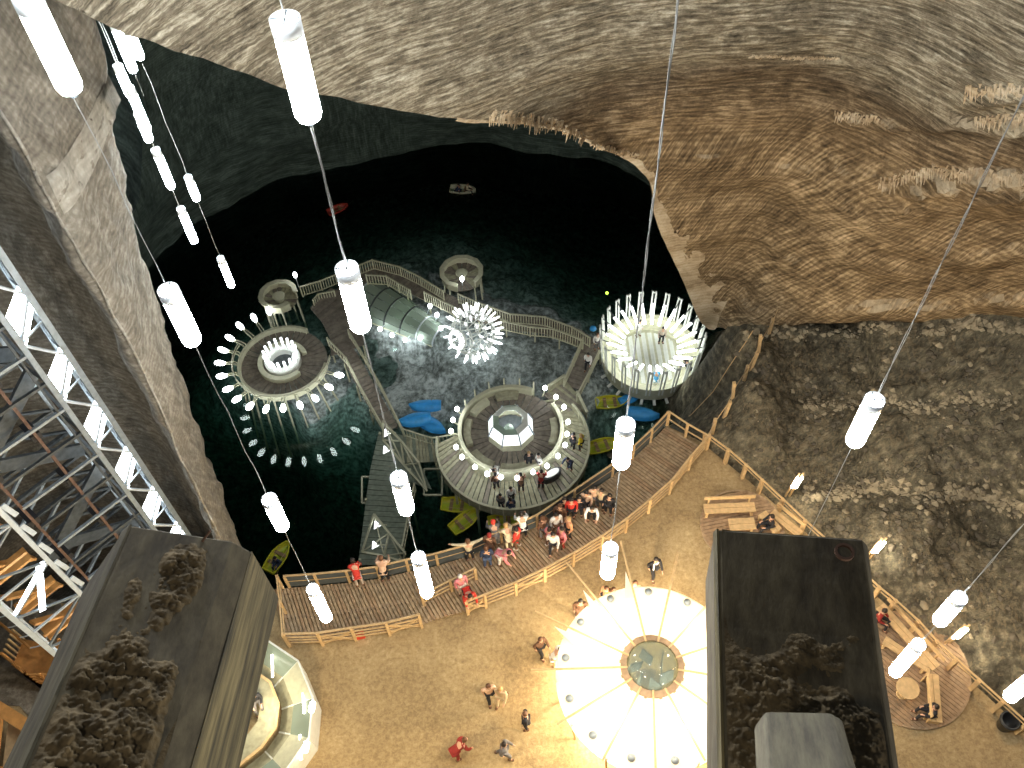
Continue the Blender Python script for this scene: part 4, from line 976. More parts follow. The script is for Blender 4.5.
for i in range(16):
    a = 2 * math.pi * i / 16; p = circ(wc, .9, a) + V((0, 0, .5)); q = circ(wc, 1.0, a) + V((0, 0, 1.35))
    MB().tube(p, q, .08, 8).build('crown_lamp', M_['bulb_s'], wheel, smooth=True, label='white upright crown lamp')
    MB().bar(circ(wc, .78, a) + V((0, 0, .5)), circ(wc, .82, a) + V((0, 0, 1.1)), .04).build('crown_post', M_['white'], wheel)
for x, y in [(269, 311), (254, 318), (240, 326), (230, 338), (223, 350), (220, 363), (222, 376), (228, 389), (237, 399), (250, 406), (266, 409), (283, 408), (300, 405), (315, 398), (329, 387), (339, 375)]:
    p = P(x, y, -9.0); d = (p - wc); d.z = 0; L = d.length; d.normalize(); t = V((-d.y, d.x, 0))
    s = wc + d * WR; arms = MB()
    for k in (-.09, .09):
        pts = [s + t * k + V((0, 0, .1)), s + d * .25 + t * k + V((0, 0, .42)), s + d * max(.3, (L - WR) * .7) + t * k * .7 + V((0, 0, .45)), p - d * .12 + t * k * .3 - V((0, 0, .02))]
        for u, v in zip(pts, pts[1:]): arms.bar(u, v, .055)
    arms.build('lamp_arm', M_['cream'], wheel)
    b = inst('lamp_bulb', BULB, wheel, p - wc); orient(b, d + V((0, 0, .25))); b.scale = (1.2, 1.2, 1.3)
    q = wc + d * (WR + .25); MB().bar(wc + d * (WR - .1) - V((0, 0, .05)), V((q.x + d.x * .3, q.y + d.y * .3, bed(q.x, q.y) - .1)), .09).build('stilt', M_['cream'], wheel)
# ---- small parapet platforms with a round table
def small_platform(label, px, py, r, nn, z, open_a, lab_lamp, lp, lz):
    c = P(px, py, z); o = thing('lookout_platform', label, 'platform', c)
    A2 = [open_a + R(26) + (2 * math.pi - R(52)) * i / nn for i in range(nn + 1)]; Af = [2 * math.pi * i / 20 for i in range(21)]
    wedge_boards(o, 'deck_board', [circ(c, .1, a) for a in Af], [circ(c, r, a) for a in Af], [M_['deck_d'], M_['deck_g']], z)
    for a, b in zip(A2, A2[1:]):
        m = MB(); q = [circ(c, r + .16, a), circ(c, r + .16, b), circ(c, r - .16, b), circ(c, r - .16, a)]
        m.slab([p + V((0, 0, .62)) for p in q], .07); m.slab([p + V((0, 0, .56)) for p in [circ(c, r + .05, a), circ(c, r + .05, b), circ(c, r - .04, b), circ(c, r - .04, a)]], .6); m.build('parapet_panel', M_['cream'], o)
        MB().bar(circ(c, r * .93, a), V((circ(c, r, a).x, circ(c, r, a).y, bed(circ(c, r, a).x, circ(c, r, a).y) - .1)), .1).build('stilt', M_['cream'], o)
    MB().lathe([(.3, 0), (.36, .35), (.42, .42), (.3, .46), (0, .46)], c=c, n=14).build('round_seat', M_['cream'], o)
    b0 = P(*lp, lz); l = thing('post_lamp', lab_lamp, 'lamp', (b0.x, b0.y, z + .0)); MB().tube((b0.x, b0.y, z + (.46 if (b0 - c).length < 3 and abs(b0.x - c.x) < .4 else .0)), b0 - V((0, 0, .15)), .03).build('pole', M_['steel_w'], l)
    g = inst('lamp_bulb', BULB, l, (0, 0, b0.z - z)); g.scale = (.9, .9, .9); return o
small_platform('small many-sided lookout platform beside the upper edge of the wheel platform', 280, 300, 1.15, 10, -9.6, R(-20), 'small post lamp beside the lookout platform above the wheel', (295, 275), -8.4)
small_platform('small many-sided lookout platform with one lamp, furthest out behind the walkway', 462, 277, 1.35, 10, -10.0, R(-75), 'small post lamp standing in the furthest lookout platform', (462, 279), -8.9)
# ---- walkways
def walkway(label, ctr_px, z, hw, mats, step=.3, name='walkway', cat='walkway', zs=None):
    pts = [P(x, y, (zs[i] if zs else z)) for i, (x, y) in enumerate(ctr_px)]; o = thing(name, label, cat, pts[0])
    nn = max(2, int(plen(pts) / step)); C_ = [poly_at(pts, i / nn) for i in range(nn + 1)]; Lf, Rt = [], []
    for i, p in enumerate(C_):
        d = (C_[min(i + 2, nn)] - C_[max(i - 2, 0)]); d.z = 0; d.normalize(); s = V((-d.y, d.x, 0)) * hw; Lf.append(p + s); Rt.append(p - s)
    wedge_boards(o, 'plank', Lf, Rt, mats, z, gap=.035)
    for t in (0.12, .88):
        m = MB()
        for i in range(0, nn, 2): m.bar(Lf[i].lerp(Rt[i], t) - V((0, 0, .12)), Lf[min(i + 2, nn)].lerp(Rt[min(i + 2, nn)], t) - V((0, 0, .12)), .1, .12)
        m.build('beam', M_['deck_d'], o)
    for i in range(0, nn, 6):
        for q in (Lf[i], Rt[i]): MB().bar(q - V((0, 0, .05)), V((q.x, q.y, bed(q.x, q.y) - .1)), .1).build('stilt', M_['cream'], o)
    return o
def brail(label, tops_px, z, H=.95, zs=None, group='baluster railings of the lake walkway', mt='cream', sp=.17):
    tp = [P(x, y, (zs[i] if zs else z) + H) for i, (x, y) in enumerate(tops_px)]; o = thing('baluster_railing', label, 'railing', tp[0] - V((0, 0, H)), group=group)
    for a, b in zip(tp, tp[1:]):
        MB().bar(a, b, .09, .06).build('handrail', M_[mt], o); MB().bar(a - V((0, 0, H - .12)), b - V((0, 0, H - .12)), .06).build('bottom_rail', M_[mt], o)
        m = MB(); k = max(2, int((b - a).length / sp))
        for i in range(1, k): p = a.lerp(b, i / k); m.bar(p, p - V((0, 0, H - .12)), .05, .04)
        m.build('balusters', M_[mt], o, kind='stuff')
    for p in tp: MB().bar(p + V((0, 0, .06)), p - V((0, 0, H)), .09).build('post', M_[mt], o)
    return o
G3 = [M_['deck_d'], M_['deck_e'], M_['deck_d']]
walkway('curved plank walkway passing behind the glass tunnel and the lamp sphere', [(334, 309), (340, 300), (350, 286), (374, 272), (396, 277), (420, 290), (450, 304), (480, 314), (510, 322), (545, 326), (573, 335), (594, 349)], -10.1, .62, G3)
walkway('short stair from the walkway down to the main round deck', [(592, 347), (584, 362), (572, 388)], -10.3, .62, [M_['deck_d']], zs=[-10.12, -10.3, -10.45], name='lake_stair', cat='stairs')
walkway('long plank gangway from the wheel platform down to the wet dock', [(336, 338), (352, 360), (368, 390), (391, 430)], -10, .5, G3, zs=[-9.6, -10.0, -10.5, -11.2], name='gangway', cat='walkway')
RG = 'baluster railings of the lake walkway'
brail('outer baluster railing from the small lookout round to the furthest lookout', [(300, 287), (320, 281), (342, 272), (372, 260), (400, 267), (420, 277), (443, 291)], -10.1)
brail('outer baluster railing from the furthest lookout to the white drum', [(458, 294), (482, 304), (510, 314), (545, 317), (572, 327), (590, 338)], -10.1)
brail('short inner baluster railing at the left end of the glass tunnel', [(366, 275), (386, 276), (398, 283), (410, 290)], -10.1)
brail('short inner baluster railing behind the glass tunnel, beside the lamp sphere', [(424, 292), (440, 300), (458, 309)], -10.1)
brail('inner baluster railing right of the lamp sphere above the pale salt ground', [(501, 321), (530, 327), (553, 329), (583, 340)], -10.1)
brail('left railing of the short stair below the walkway', [(583, 338), (574, 358), (564, 380)], -10.3, zs=[-10.12, -10.3, -10.45], H=.8)
brail('right railing of the short stair below the walkway', [(599, 351), (590, 370), (577, 395)], -10.3, zs=[-10.12, -10.3, -10.45], H=.8)
brail('left railing of the long gangway from the wheel', [(327, 338), (346, 358), (360, 386), (382, 425)], -10, zs=[-9.6, -10.0, -10.5, -11.2], H=.8, sp=.3)
brail('right railing of the long gangway from the wheel', [(348, 330), (364, 356), (380, 384), (402, 428)], -10, zs=[-9.6, -10.0, -10.5, -11.2], H=.8, sp=.3)
brail('short railing beside the small lookout above the wheel', [(313, 300), (318, 294), (334, 291)], -9.8, H=.7)
# ---- fan-shaped decks joining walkways and round decks
def strip_boards(o, L_, R_, n, mats, name='plank', gap=.03):
    Lp = [poly_at(L_, i / n) for i in range(n + 1)]; Rp = [poly_at(R_, i / n) for i in range(n + 1)]; wedge_boards(o, name, Lp, Rp, mats, 0, gap)
strip_boards(wheel, W_([(310, 308), (322, 322), (330, 338), (331, 356)], -9.62), W_([(330, 288), (352, 296), (362, 318), (364, 345)], -9.62), 16, [M_['deck_d'], M_['deck_e']], 'deck_board')
for x, y in ((334, 290), (358, 310), (362, 340)):
    q = P(x, y, -9.7); MB().bar(q, V((q.x, q.y, bed(q.x, q.y) - .1)), .1).build('stilt', M_['cream'], wheel)
# ---- wet dock
DKZ = -11.3
dock = thing('dock', 'greenish wet plank dock below the gangway', 'dock', P(390, 500, DKZ))
M_['wet'] = mat('wet_green_planks', (.20, .23, .18), .35, 0, .25, 4, .15, spec=.6)
strip_boards(dock, W_([(379, 431), (370, 470), (366, 500), (358, 565)], DKZ), W_([(411, 436), (412, 470), (410, 500), (398, 565)], DKZ), 26, [M_['wet']])
strip_boards(dock, W_([(406, 434), (433, 439)], DKZ + .1), W_([(407, 463), (437, 462)], DKZ + .1), 9, [M_['wet'], M_['deck_g']])
strip_boards(dock, W_([(407, 464), (420, 464)], DKZ - .25), W_([(408, 482), (432, 490)], DKZ - .3), 5, [M_['wet']])
for x, y in ((380, 434), (366, 500), (360, 560), (411, 500), (400, 560), (436, 462), (432, 440), (410, 470)):
    p = P(x, y, DKZ); MB().bar(p + V((0, 0, .1)), V((p.x, p.y, max(-17, bed(p.x, p.y)) - .1)), .12).build('pile', M_['cream'], dock)
for x, y, w, h in ((362, 490, 10, 26), (424, 482, 18, 26)):
    q = W_([(x, y - h / 2), (x + w, y - h / 2), (x + w, y + h / 2), (x, y + h / 2)], -11.8); m = MB()
    for a, b in zip(q, q[1:] + q[:1]): m.bar(a, b, .1)
    m.build('float_frame', M_['cream'], dock)
brail('white baluster railing between the wet dock and the main round deck', [(403, 429), (418, 434), (432, 438), (457, 434)], DKZ + .2, H=.8, mt='cream', sp=.2)
brail('dotted railing along the right side of the wet dock', [(414, 484), (408, 515), (402, 546)], DKZ, H=.8, sp=.25)
def truss(label, top, bot, zt_, zb, lamps):
    tp = [P(x, y, zt_[i]) for i, (x, y) in enumerate(top)]; bt = [P(x, y, zb[i]) for i, (x, y) in enumerate(bot)]; o = thing('truss_gate', label, 'truss', bt[0], group='white trusses over the wet dock')
    for a, b in list(zip(tp, tp[1:])) + list(zip(bt, bt[1:])): MB().bar(a, b, .12).build('chord', M_['cream'], o)
    for a, b in zip(tp, bt): MB().bar(a, b, .10).build('strut', M_['cream'], o)
    for i in range(len(tp) - 1):
        MB().bar(tp[i], bt[i + 1], .07).build('brace', M_['cream'], o); MB().bar(bt[i], tp[i + 1], .07).build('brace', M_['cream'], o)
    for x, y in lamps:
        p = P(x, y, zt_[0] - .4); m = MB(); m.lathe([(.26, 0), (.05, .5), (0, .52)], c=p - V((0, 0, .2)), n=3); m.build('triangle_lamp', M_['bulb_s'], o, label='white triangular lamp')
        MB().bar(p, p + V((.6, -.1, .0)), .06).build('lamp_arm', M_['cream'], o)
truss('white truss over the upper part of the wet dock, below the gangway', [(383, 421), (401, 441), (419, 463)], [(383, 440), (404, 465), (427, 491)], [-9.3, -9.6, -10.0], [-11.2, -11.2, -11.3], [(386, 432), (385, 449)])
truss('white truss at the lower end of the wet dock, close to the boardwalk', [(374, 514), (389, 533), (405, 553)], [(362, 552), (384, 556), (403, 562)], [-9.6, -10.0, -10.5], [-11.2, -11.2, -11.3], [(376, 524), (374, 544)])
# ---- main round deck
cI = P(511, 433, -10.0); cO = P(513, 449, -10.35); RIN = 3.0; ROUT = 4.45
isl = thing('round_deck', 'main round deck with a ring of globe lamps round the white kiosk', 'platform', cI)
Af = [2 * math.pi * i / 36 for i in range(37)]
wedge_boards(isl, 'deck_board', [circ(cI, 1.2, a) for a in Af], [circ(cI, RIN, a) for a in Af], [M_['deck_d'], M_['deck_d'], M_['deck_e']], -10)
s0, s1 = R(172), R(412); nn = 54; Aw = [s0 + (s1 - s0) * i / nn for i in range(nn + 1)]
cI2 = V((cI.x, cI.y, -10.35))
wedge_boards(isl, 'walkway_board', [circ(cI2, RIN + .05, a) for a in Aw], [circ(cO, ROUT, a) for a in Aw], [M_['deck_g'], M_['deck_g'], M_['deck_e']], -10.3, gap=.05)
for i in range(0, nn, 1):
    if 30 <= math.degrees(Aw[i]) - 360 <= 52: continue
    a, b = circ(cO, ROUT, Aw[i]), circ(cO, ROUT, Aw[i + 1])
    MB().bar(a + V((0, 0, .8)), b + V((0, 0, .8)), .13, .06).build('handrail', M_['cream'], isl)
    if i % 2 == 0: MB().bar(a + V((0, 0, .8)), a, .08).build('rail_post', M_['cream'], isl)
    MB().slab([a + V((0, 0, .7)), b + V((0, 0, .7)), b + V((0, 0, .1)), a + V((0, 0, .1))], .03).build('rail_panel', M_['deck_g'], isl)
m = MB(); m.lathe([(RIN + .12, -.3), (RIN + .12, .62), (RIN - .1, .62), (RIN - .1, -.3)], c=cI, n=70, a0=R(62), a1=R(392), closed=True); m.build('inner_parapet', M_['cream'], isl)
for d0, d1 in ((78, 108), (120, 150), (160, 200), (212, 245), (255, 300), (335, 375)):
    MB().lathe([(RIN - .2, 0), (RIN - .2, .42), (RIN - .62, .42), (RIN - .62, 0)], c=cI, n=8, a0=R(d0), a1=R(d1), closed=True).build('curved_bench', M_['deck_g'] if d0 != 120 else M_['cream'], isl)
for d in (62, 78, 95, 112, 130, 146): MB().bar(circ(cI, RIN + .15, R(d)) + V((0, 0, -1)), circ(cI, RIN + .2, R(d)) + V((0, 0, 1.15)), .09).build('tall_post', M_['cream'], isl)
for x, y in [(457, 409), (453, 420), (451, 431), (456, 447), (462, 457), (475, 467), (487, 474), (501, 477), (517, 478), (533, 472), (547, 466), (558, 456), (565, 445), (567, 434), (568, 422), (564, 407), (556, 397), (545, 388)]:
    p = P(x, y, -9.1); inst('lamp_globe', GLOBE, isl, p - cI)
    d = p - cI; d.z = 0; d.normalize(); MB().bar(circ(cI, RIN + .05, math.atan2(d.y, d.x)) + V((0, 0, .3)), p - V((0, 0, .15)), .06).build('lamp_post', M_['cream'], isl)
for i in range(0, nn, 5): q = circ(cO, ROUT - .2, Aw[i]); MB().bar(q, V((q.x, q.y, max(-16, bed(q.x, q.y)) - .1)), .14).build('stilt', M_['cream'], isl)
strip_boards(isl, W_([(542, 395), (551, 391), (566, 381)], -10.36), W_([(567, 413), (586, 412), (579, 396)], -10.36), 9, [M_['deck_g'], M_['deck_e']], 'walkway_board')
for a, b in (((548, 386), (565, 375)), ((577, 391), (587, 412))):
    p, q = P(*a, -9.6), P(*b, -9.6); MB().bar(p, q, .16, .07).build('handrail', M_['cream'], isl); MB().bar(p - V((0, 0, .4)), q - V((0, 0, .4)), .04, .7).build('rail_panel', M_['deck_g'], isl)
# kiosk
kz = cI + V((0, 0, .05))
kio = thing('octagonal_kiosk', 'white octagonal lantern kiosk with an open top in the middle of the main round deck', 'kiosk', kz)
def kp(i, r, z): return kz + V((r * math.cos(R(22.5 + 45 * i)), r * math.sin(R(22.5 + 45 * i)), z))
M_['lit_panel'] = glow('backlit_white_panel', (.95, .98, 1), 1.1)
for i in range(8):
    MB().slab([kp(i, 1.42, 0), kp(i + 1, 1.42, 0), kp(i + 1, 1.42, .55), kp(i, 1.42, .55)], .05).build('base_panel', M_['cream'], kio)
    MB().slab([kp(i, 1.40, .58), kp(i + 1, 1.40, .58), kp(i + 1, 1.12, 1.25), kp(i, 1.12, 1.25)], .04).build('light_panel', M_['lit_panel'], kio)
    MB().bar(kp(i, 1.44, .5), kp(i, 1.14, 1.3), .07).build('rib', M_['steel'], kio)
    MB().slab([kp(i, 1.10, 1.27), kp(i + 1, 1.10, 1.27), kp(i + 1, .72, 1.35), kp(i, .72, 1.35)], .03).build('roof_panel', M_['glass'] if i in (3, 4, 5) else M_['white'], kio)
MB().slab([kp(0, 1.1, 1.32), kp(1, 1.1, 1.32), kp(1, .75, 1.95), kp(0, .75, 1.95)], .04).build('raised_hatch', M_['white'], kio)
MB().slab([kp(1, 1.1, 1.32), kp(2, 1.1, 1.32), kp(2, .8, 1.75), kp(1, .8, 1.75)], .04).build('raised_hatch', M_['glass'], kio)
MB().lathe([(.0, -.3), (.22, -.2), (.3, 0), (.22, .2), (0, .3)], c=kz + V((-.1, -.1, .6)), n=12).build('inner_globe', M_['glass'], kio, smooth=True)
MB().lathe([(1.3, .0), (1.3, .06), (0.001, .06)], c=kz, n=8).build('floor_plate', M_['steel_d'], kio)
point_light('kiosk_lamp', tuple(kz + V((.2, .1, 1.0))), 25, (.9, .97, 1), .1)
c = P(552, 473, -9.75); co = thing('reception_counter', 'black oval counter with a white top on the outer walkway of the main deck', 'counter', (c.x, c.y, -10.35))
for r0, z0, z1, mm, nm in ((.62, -.6, 0, 'black', 'counter_body'), (.47, 0, .05, 'white', 'counter_top')):
    m = MB(); q = []
    for i in range(16):
        a = 2 * math.pi * i / 16; x, y = r0 * 1.0 * math.cos(a), r0 * .45 * math.sin(a); t = R(32); q.append((c.x + x * math.cos(t) - y * math.sin(t), c.y + x * math.sin(t) + y * math.cos(t)))
    m.prism(q, c.z + z0, c.z + z1); m.build(nm, M_[mm], co)
# ---- white drum
dc = P(650, 351, -10.3); DR = 3.05
drum = thing('white_drum', 'big white drum-shaped basin crowned with upright lamp fins, under the rock edge', 'pavilion', V((dc.x, dc.y, -11.6)))
MB().lathe([(DR - .35, -1.35), (DR - .1, -1.2), (DR + .05, -.1), (DR + .05, 0), (DR - .32, 0), (DR - .75, -.55), (DR - .85, -.55), (DR - .9, -.8), (DR - .9, -1.3)], c=dc, n=56, closed=True).build('basin_wall', M_['cream'], drum, smooth=False)
fl_ = V((dc.x, dc.y, dc.z - .8)); k = 30
for i in range(k):
    x = -(DR - .9) + (2 * (DR - .9)) * (i + .5) / k; w = math.sqrt(max(0.01, (DR - .9) ** 2 - x * x)); MB().box(fl_ + V((x, 0, random.uniform(-.01, .01))), (2 * (DR - .9) / k * .9, 2 * w, .08)).build('floor_board', M_['white'] if i % 3 else M_['cream'], drum)
nf = 24
for i in range(nf):
    a = 2 * math.pi * i / nf + .1; t = V((-math.sin(a), math.cos(a), 0)); r_ = V((math.cos(a), math.sin(a), 0)); m = MB()
    for s in (-.11, .11): m.bar(dc + r_ * (DR - .02) + t * s - V((0, 0, .6)), dc + r_ * (DR + .2) + t * s + V((0, 0, 2.05)), .09, .12)
    m.build('fin_posts', M_['white'], drum)
    MB().bar(dc + r_ * (DR + .2) - t * .13 + V((0, 0, 1.95)), dc + r_ * (DR + .2) + t * .13 + V((0, 0, 1.95)), .1).build('fin_cap', M_['white'], drum)
    MB().bar(dc + r_ * (DR + .17) + V((0, 0, 1.8)), dc + r_ * (DR - .35) + V((0, 0, 1.4)), .05).build('lamp_arm', M_['steel_d'], drum)
    MB().tube(dc + r_ * (DR - .25) + V((0, 0, 1.38)), dc + r_ * (DR - 1.35) + V((0, 0, .6)), .085, 8).build('fin_lamp', M_['fin'], drum, smooth=True, label='white tube lamp leaning inward')
for i in range(11):
    a = R(165 + i * 15); p = circ(dc, DR - .25, a); q = circ(dc, DR + .15, a); MB().tube(p - V((0, 0, 1.25)), q - V((0, 0, 1.45)), .1, 8).build('peg', M_['white'], drum)
for i in range(6): a = i * math.pi / 3; q = circ(dc, DR - .6, a); MB().bar(q - V((0, 0, 1.2)), V((q.x, q.y, bed(q.x, q.y) - .1)), .2).build('stilt', M_['cream'], drum)
# ---- lamp sphere
sc_ = P(473, 333, -9.15); ax = V((-.62, -.60, .35)).normalized()
sph = thing('lamp_sphere', 'spiky ball of small white lamps on a lattice beside the glass tunnel', 'lamp', V((sc_.x, sc_.y, -11.2)))
qx = V((0, 0, 1)).rotation_difference(ax); SR = 1.42
def sp_(th, ph, r=SR): v = V((math.sin(th) * math.cos(ph), math.sin(th) * math.sin(ph), math.cos(th))); return sc_ + (qx @ v) * r
sb = MB(); sb.lathe([(0, 0), (.06, .02), (.085, .2), (.1, .42), (.06, .55), (0, .58)], n=8); SB = sb.mesh('sphere_bulb', M_['bulb_s'], smooth=True)
lats = [R(42), R(62), R(82), R(102), R(122), R(142), R(160)]; NL = 14
for j, th in enumerate(lats):
    nl = NL if th < R(130) else (10 if th < R(150) else 6)
    m = MB(); pts = [sp_(th, 2 * math.pi * i / 28) for i in range(29)]; [m.bar(a, b, .05) for a, b in zip(pts, pts[1:])]; m.build('lattice_ring', M_['white'], sph)
    for i in range(nl):
        p = 2 * math.pi * (i + .5 * (j % 2)) / nl
        if j >= 1:
            b = inst('sphere_bulb', SB, sph, sp_(th, p) - base_of(sph)); orient(b, sp_(th, p) - sc_); b.scale = (.72, .72, 1)
for i in range(NL):
    p = 2 * math.pi * i / NL; pts = [sp_(R(36) + R(128) * k / 9, p + .35 * (k / 9)) for k in range(10)]; m = MB(); [m.bar(a, b, .045) for a, b in zip(pts, pts[1:])]; m.build('lattice_meridian', M_['white'], sph)
oc = sc_ + ax * (SR * .95)
m = MB(); m.lathe([(.62, 0), (.7, 0), (.7, .12), (.62, .12)], c=oc, n=24, axis=ax, closed=True); m.build('opening_ring', M_['white'], sph)
for i in range(14):
    a = 2 * math.pi * i / 14; v = qx @ V((math.cos(a), math.sin(a), 0)); b = inst('opening_bulb', SB, sph, oc + v * .62 - base_of(sph)); orient(b, ax * .9 - v * .45); b.scale = (.9, .9, .75)
for a in (0, 2.1, 4.2): q = circ(sc_, .5, a); MB().bar(q - V((0, 0, 1.2)), V((q.x * 1, q.y, bed(q.x, q.y) - .1)), .1).build('leg', M_['white'], sph)
# ---- glass tunnel
ta, tb = P(368, 300, -11.5), P(440, 338, -11.5); td = (tb - ta).normalized(); ts = V((-td.y, td.x, 0)); LT = (tb - ta).length
tun = thing('glass_tunnel', 'greenish glass tunnel with curved ribs between the walkway and the lamp sphere', 'pavilion', ta)
def tp_(u, a): r = 1.55 + (.85 - 1.55) * u ** 1.3; return ta + td * (LT * u) + ts * (r * math.cos(a)) + V((0, 0, r * .95 * math.sin(a)))
nu_ = 5
for j in range(nu_):
    for i in range(7):
        u0, u1 = j / nu_ + .01, (j + 1) / nu_ - .01; b0, b1 = math.pi * i / 7 + .015, math.pi * (i + 1) / 7 - .015
        MB().slab([tp_(u0, b0), tp_(u1, b0), tp_(u1, b1), tp_(u0, b1)], .02).build('glass_pane', M_['glass'], tun)
for j in range(nu_ + 1):
    m = MB(); pts = [tp_(j / nu_, math.pi * i / 14) for i in range(15)]; [m.bar(a, b, .08) for a, b in zip(pts, pts[1:])]; m.build('rib', M_['steel_d'] if j in (1, 2, 3) else M_['steel_w'], tun)
for a in (0, math.pi): m = MB(); pts = [tp_(i / 8, a) for i in range(9)]; [m.bar(p, q, .1) for p, q in zip(pts, pts[1:])]; m.build('sill', M_['cream'], tun)
for x, y, z in ((380, 329, -11.2), (392, 335, -11.2), (405, 340, -11.2), (420, 338, -11.0), (430, 306, -10.3), (437, 315, -10.3), (441, 328, -10.4)):
    p = P(x, y, z); b = inst('edge_lamp', GLOBE, tun, p - ta)
    q = ta + td * max(0, min(LT, (p - ta).dot(td))); MB().bar(p, p.lerp(q, .35), .04).build('lamp_arm', M_['steel_w'], tun)
point_light('tunnel_lamp', tuple(tp_(.5, math.pi / 2) - V((0, 0, .5))), 20, (.9, 1, .85), .1)
# underwater lamp, blue ball
c = P(607, 293, -12.05); tag(MB().lathe([(0, -.1), (.1, -.05), (.1, .04), (0, .08)], c=c, n=12).build('underwater_lamp', glow('yellow_green_lamp', (.75, 1, .1), 3)), 'small yellow green light floating in the black water left of the drum', 'lamp')
c = P(593, 328, -8.9); o = thing('blue_umbrella', 'small bright blue umbrella at the drum end of the walkway', 'umbrella', c); MB().lathe([(.22, -.1), (.2, .02), (.12, .1), (0, .13)], c=c, n=12).build('canopy', M_['boat_b'], o, smooth=True); MB().tube(c - V((0, 0, .7)), c, .015).build('stick', M_['steel_d'], o)
# ================================================================ BOATS
def boat_proto(name, colm, inner):
    root = thing(name, 'boat', 'boat'); Lb, Wb, Hb = 1.02, .47, .36
    def sect(x, ins=0):
        t = (x / Lb + 1) / 2; w = Wb * (1 - max(0, (t - .45) / .55) ** 2.2) * (.82 + .18 * min(1, t * 3)) + .01 - ins; w = max(.006, w); hz = Hb + .10 * max(0, t - .6)
        return [V((x, s * w * k, z)) for s, k, z in ((-1, 1, hz), (-1, .96, hz * .55), (-1, .62, .05 + ins), (1, .0, 0 + ins), (1, .62, .05 + ins), (1, .96, hz * .55), (1, 1, hz))]
    xs = [-Lb + 2 * Lb * i / 14 for i in range(15)]
    m = MB(); m.smooth = False
    o_r = [sect(x) for x in xs]; i_r = [sect(min(x, Lb - .05), .035) for x in xs]
    m.grid(o_r); m.build('hull', colm, root, smooth=True)
    m = MB(); m.grid(i_r); m.build('inner_hull', inner, root, smooth=True)
    m = MB(); m.add(o_r[0], [tuple(range(7))]); 
    for s in (0, 6):
        pts = [r[s] for r in o_r]; [m.bar(a, b, .06, .04) for a, b in zip(pts, pts[1:])]
    m.bar(o_r[0][0], o_r[0][6], .06, .05); m.build('gunwale', colm, root)
    for x in (-.45, .18): w = Wb * .86; MB().box((x, 0, .26), (.2, 2 * w, .03)).build('bench', M_['boat_in'], root)
    m = MB(); m.bar((-Lb, 0, -.02), (Lb * .93, 0, -.0), .05, .05); m.build('keel', colm, root)
    for s in (-1, 1): MB().tube((-.7, s * .2, .33), (.55, s * .26, .34), .015, 6).build('oar', M_['wood'], root)
    return root
by = boat_proto('rowing_boat', M_['boat_y'], M_['boat_y']); used_b = False
def boat(px, py, rz, label, group, col=None, z=-12.08, flip=False, sc=1.0, tilt=0):
    global used_b
    o = by if not used_b else copy_tree(by); used_b = True
    p = P(px, py, z + .2); o.location = (p.x, p.y, z + (.40 * sc if flip else 0)); o.rotation_euler = ((math.pi if flip else 0) + tilt, 0, R(rz)); o.scale = (sc, sc, sc); o['label'] = label; o['group'] = group
    if col:
        for ch in o.children:
            if ch.name.split('.')[0] in ('hull', 'inner_hull', 'gunwale', 'keel'): setmat(ch, col)
    return o
boat(612, 403, 2, 'yellow rowing boat lying between the main deck and the white drum', 'yellow rowing boats')
boat(604, 446, 14, 'yellow rowing boat half hidden at the right side of the main round deck', 'yellow rowing boats')
boat(459, 506, -8, 'yellow rowing boat, upper one of the pair at the lower left of the main deck', 'yellow rowing boats')
boat(466, 521, 38, 'yellow rowing boat, lower slanting one of the pair by the main deck', 'yellow rowing boats')
boat(506, 522, 4, 'yellow rowing boat peeping out between the main deck and the boardwalk railing', 'yellow rowing boats')
boat(279, 557, 62, 'yellow green rowing boat beside the corner of the left timber beam', 'yellow rowing boats')
boat(463, 190, -8, 'far pale rowing boat with people, alone on the black water', 'far rowing boats', M_['cream'], sc=.95)
boat(338, 209, 30, 'far red rowing boat in the dark beside the lamp cable', 'far rowing boats', M_['boat_r'], sc=.8)
zb = -11.92
boat(425, 405, 178, 'blue upturned boat, upper one of the three left of the main deck', 'blue upturned boats', M_['boat_b'], z=zb, flip=True)
boat(432, 424, -35, 'blue upturned boat slanting beneath the other two', 'blue upturned boats', M_['boat_b'], z=zb, flip=True)
boat(414, 419, 188, 'blue upturned boat lying on top at the left', 'blue upturned boats', M_['boat_b'], z=zb + .42, flip=True)
boat(643, 413, -14, 'blue upturned boat just beyond the far corner of the boardwalk', 'blue upturned boats', M_['boat_b'], z=zb, flip=True)
boat(630, 397, 20, 'blue boat almost hidden below the white drum', 'blue upturned boats', M_['boat_b'], z=zb, flip=True, sc=.7)
# ================================================================ small things
c = P(361, 637, .0); o = thing('red_bag', 'small red bag on the sandy floor by the crossed railing', 'bag', c); MB().box(c + V((0, 0, .16)), (.34, .2, .3), rz=.2).build('bag_body', mat('red_cloth', (.6, .06, .03)), o); MB().path([c + V((-.08, 0, .3)), c + V((-.06, 0, .42)), c + V((.06, 0, .42)), c + V((.08, 0, .3))], .012).build('handle', M_['black'], o)
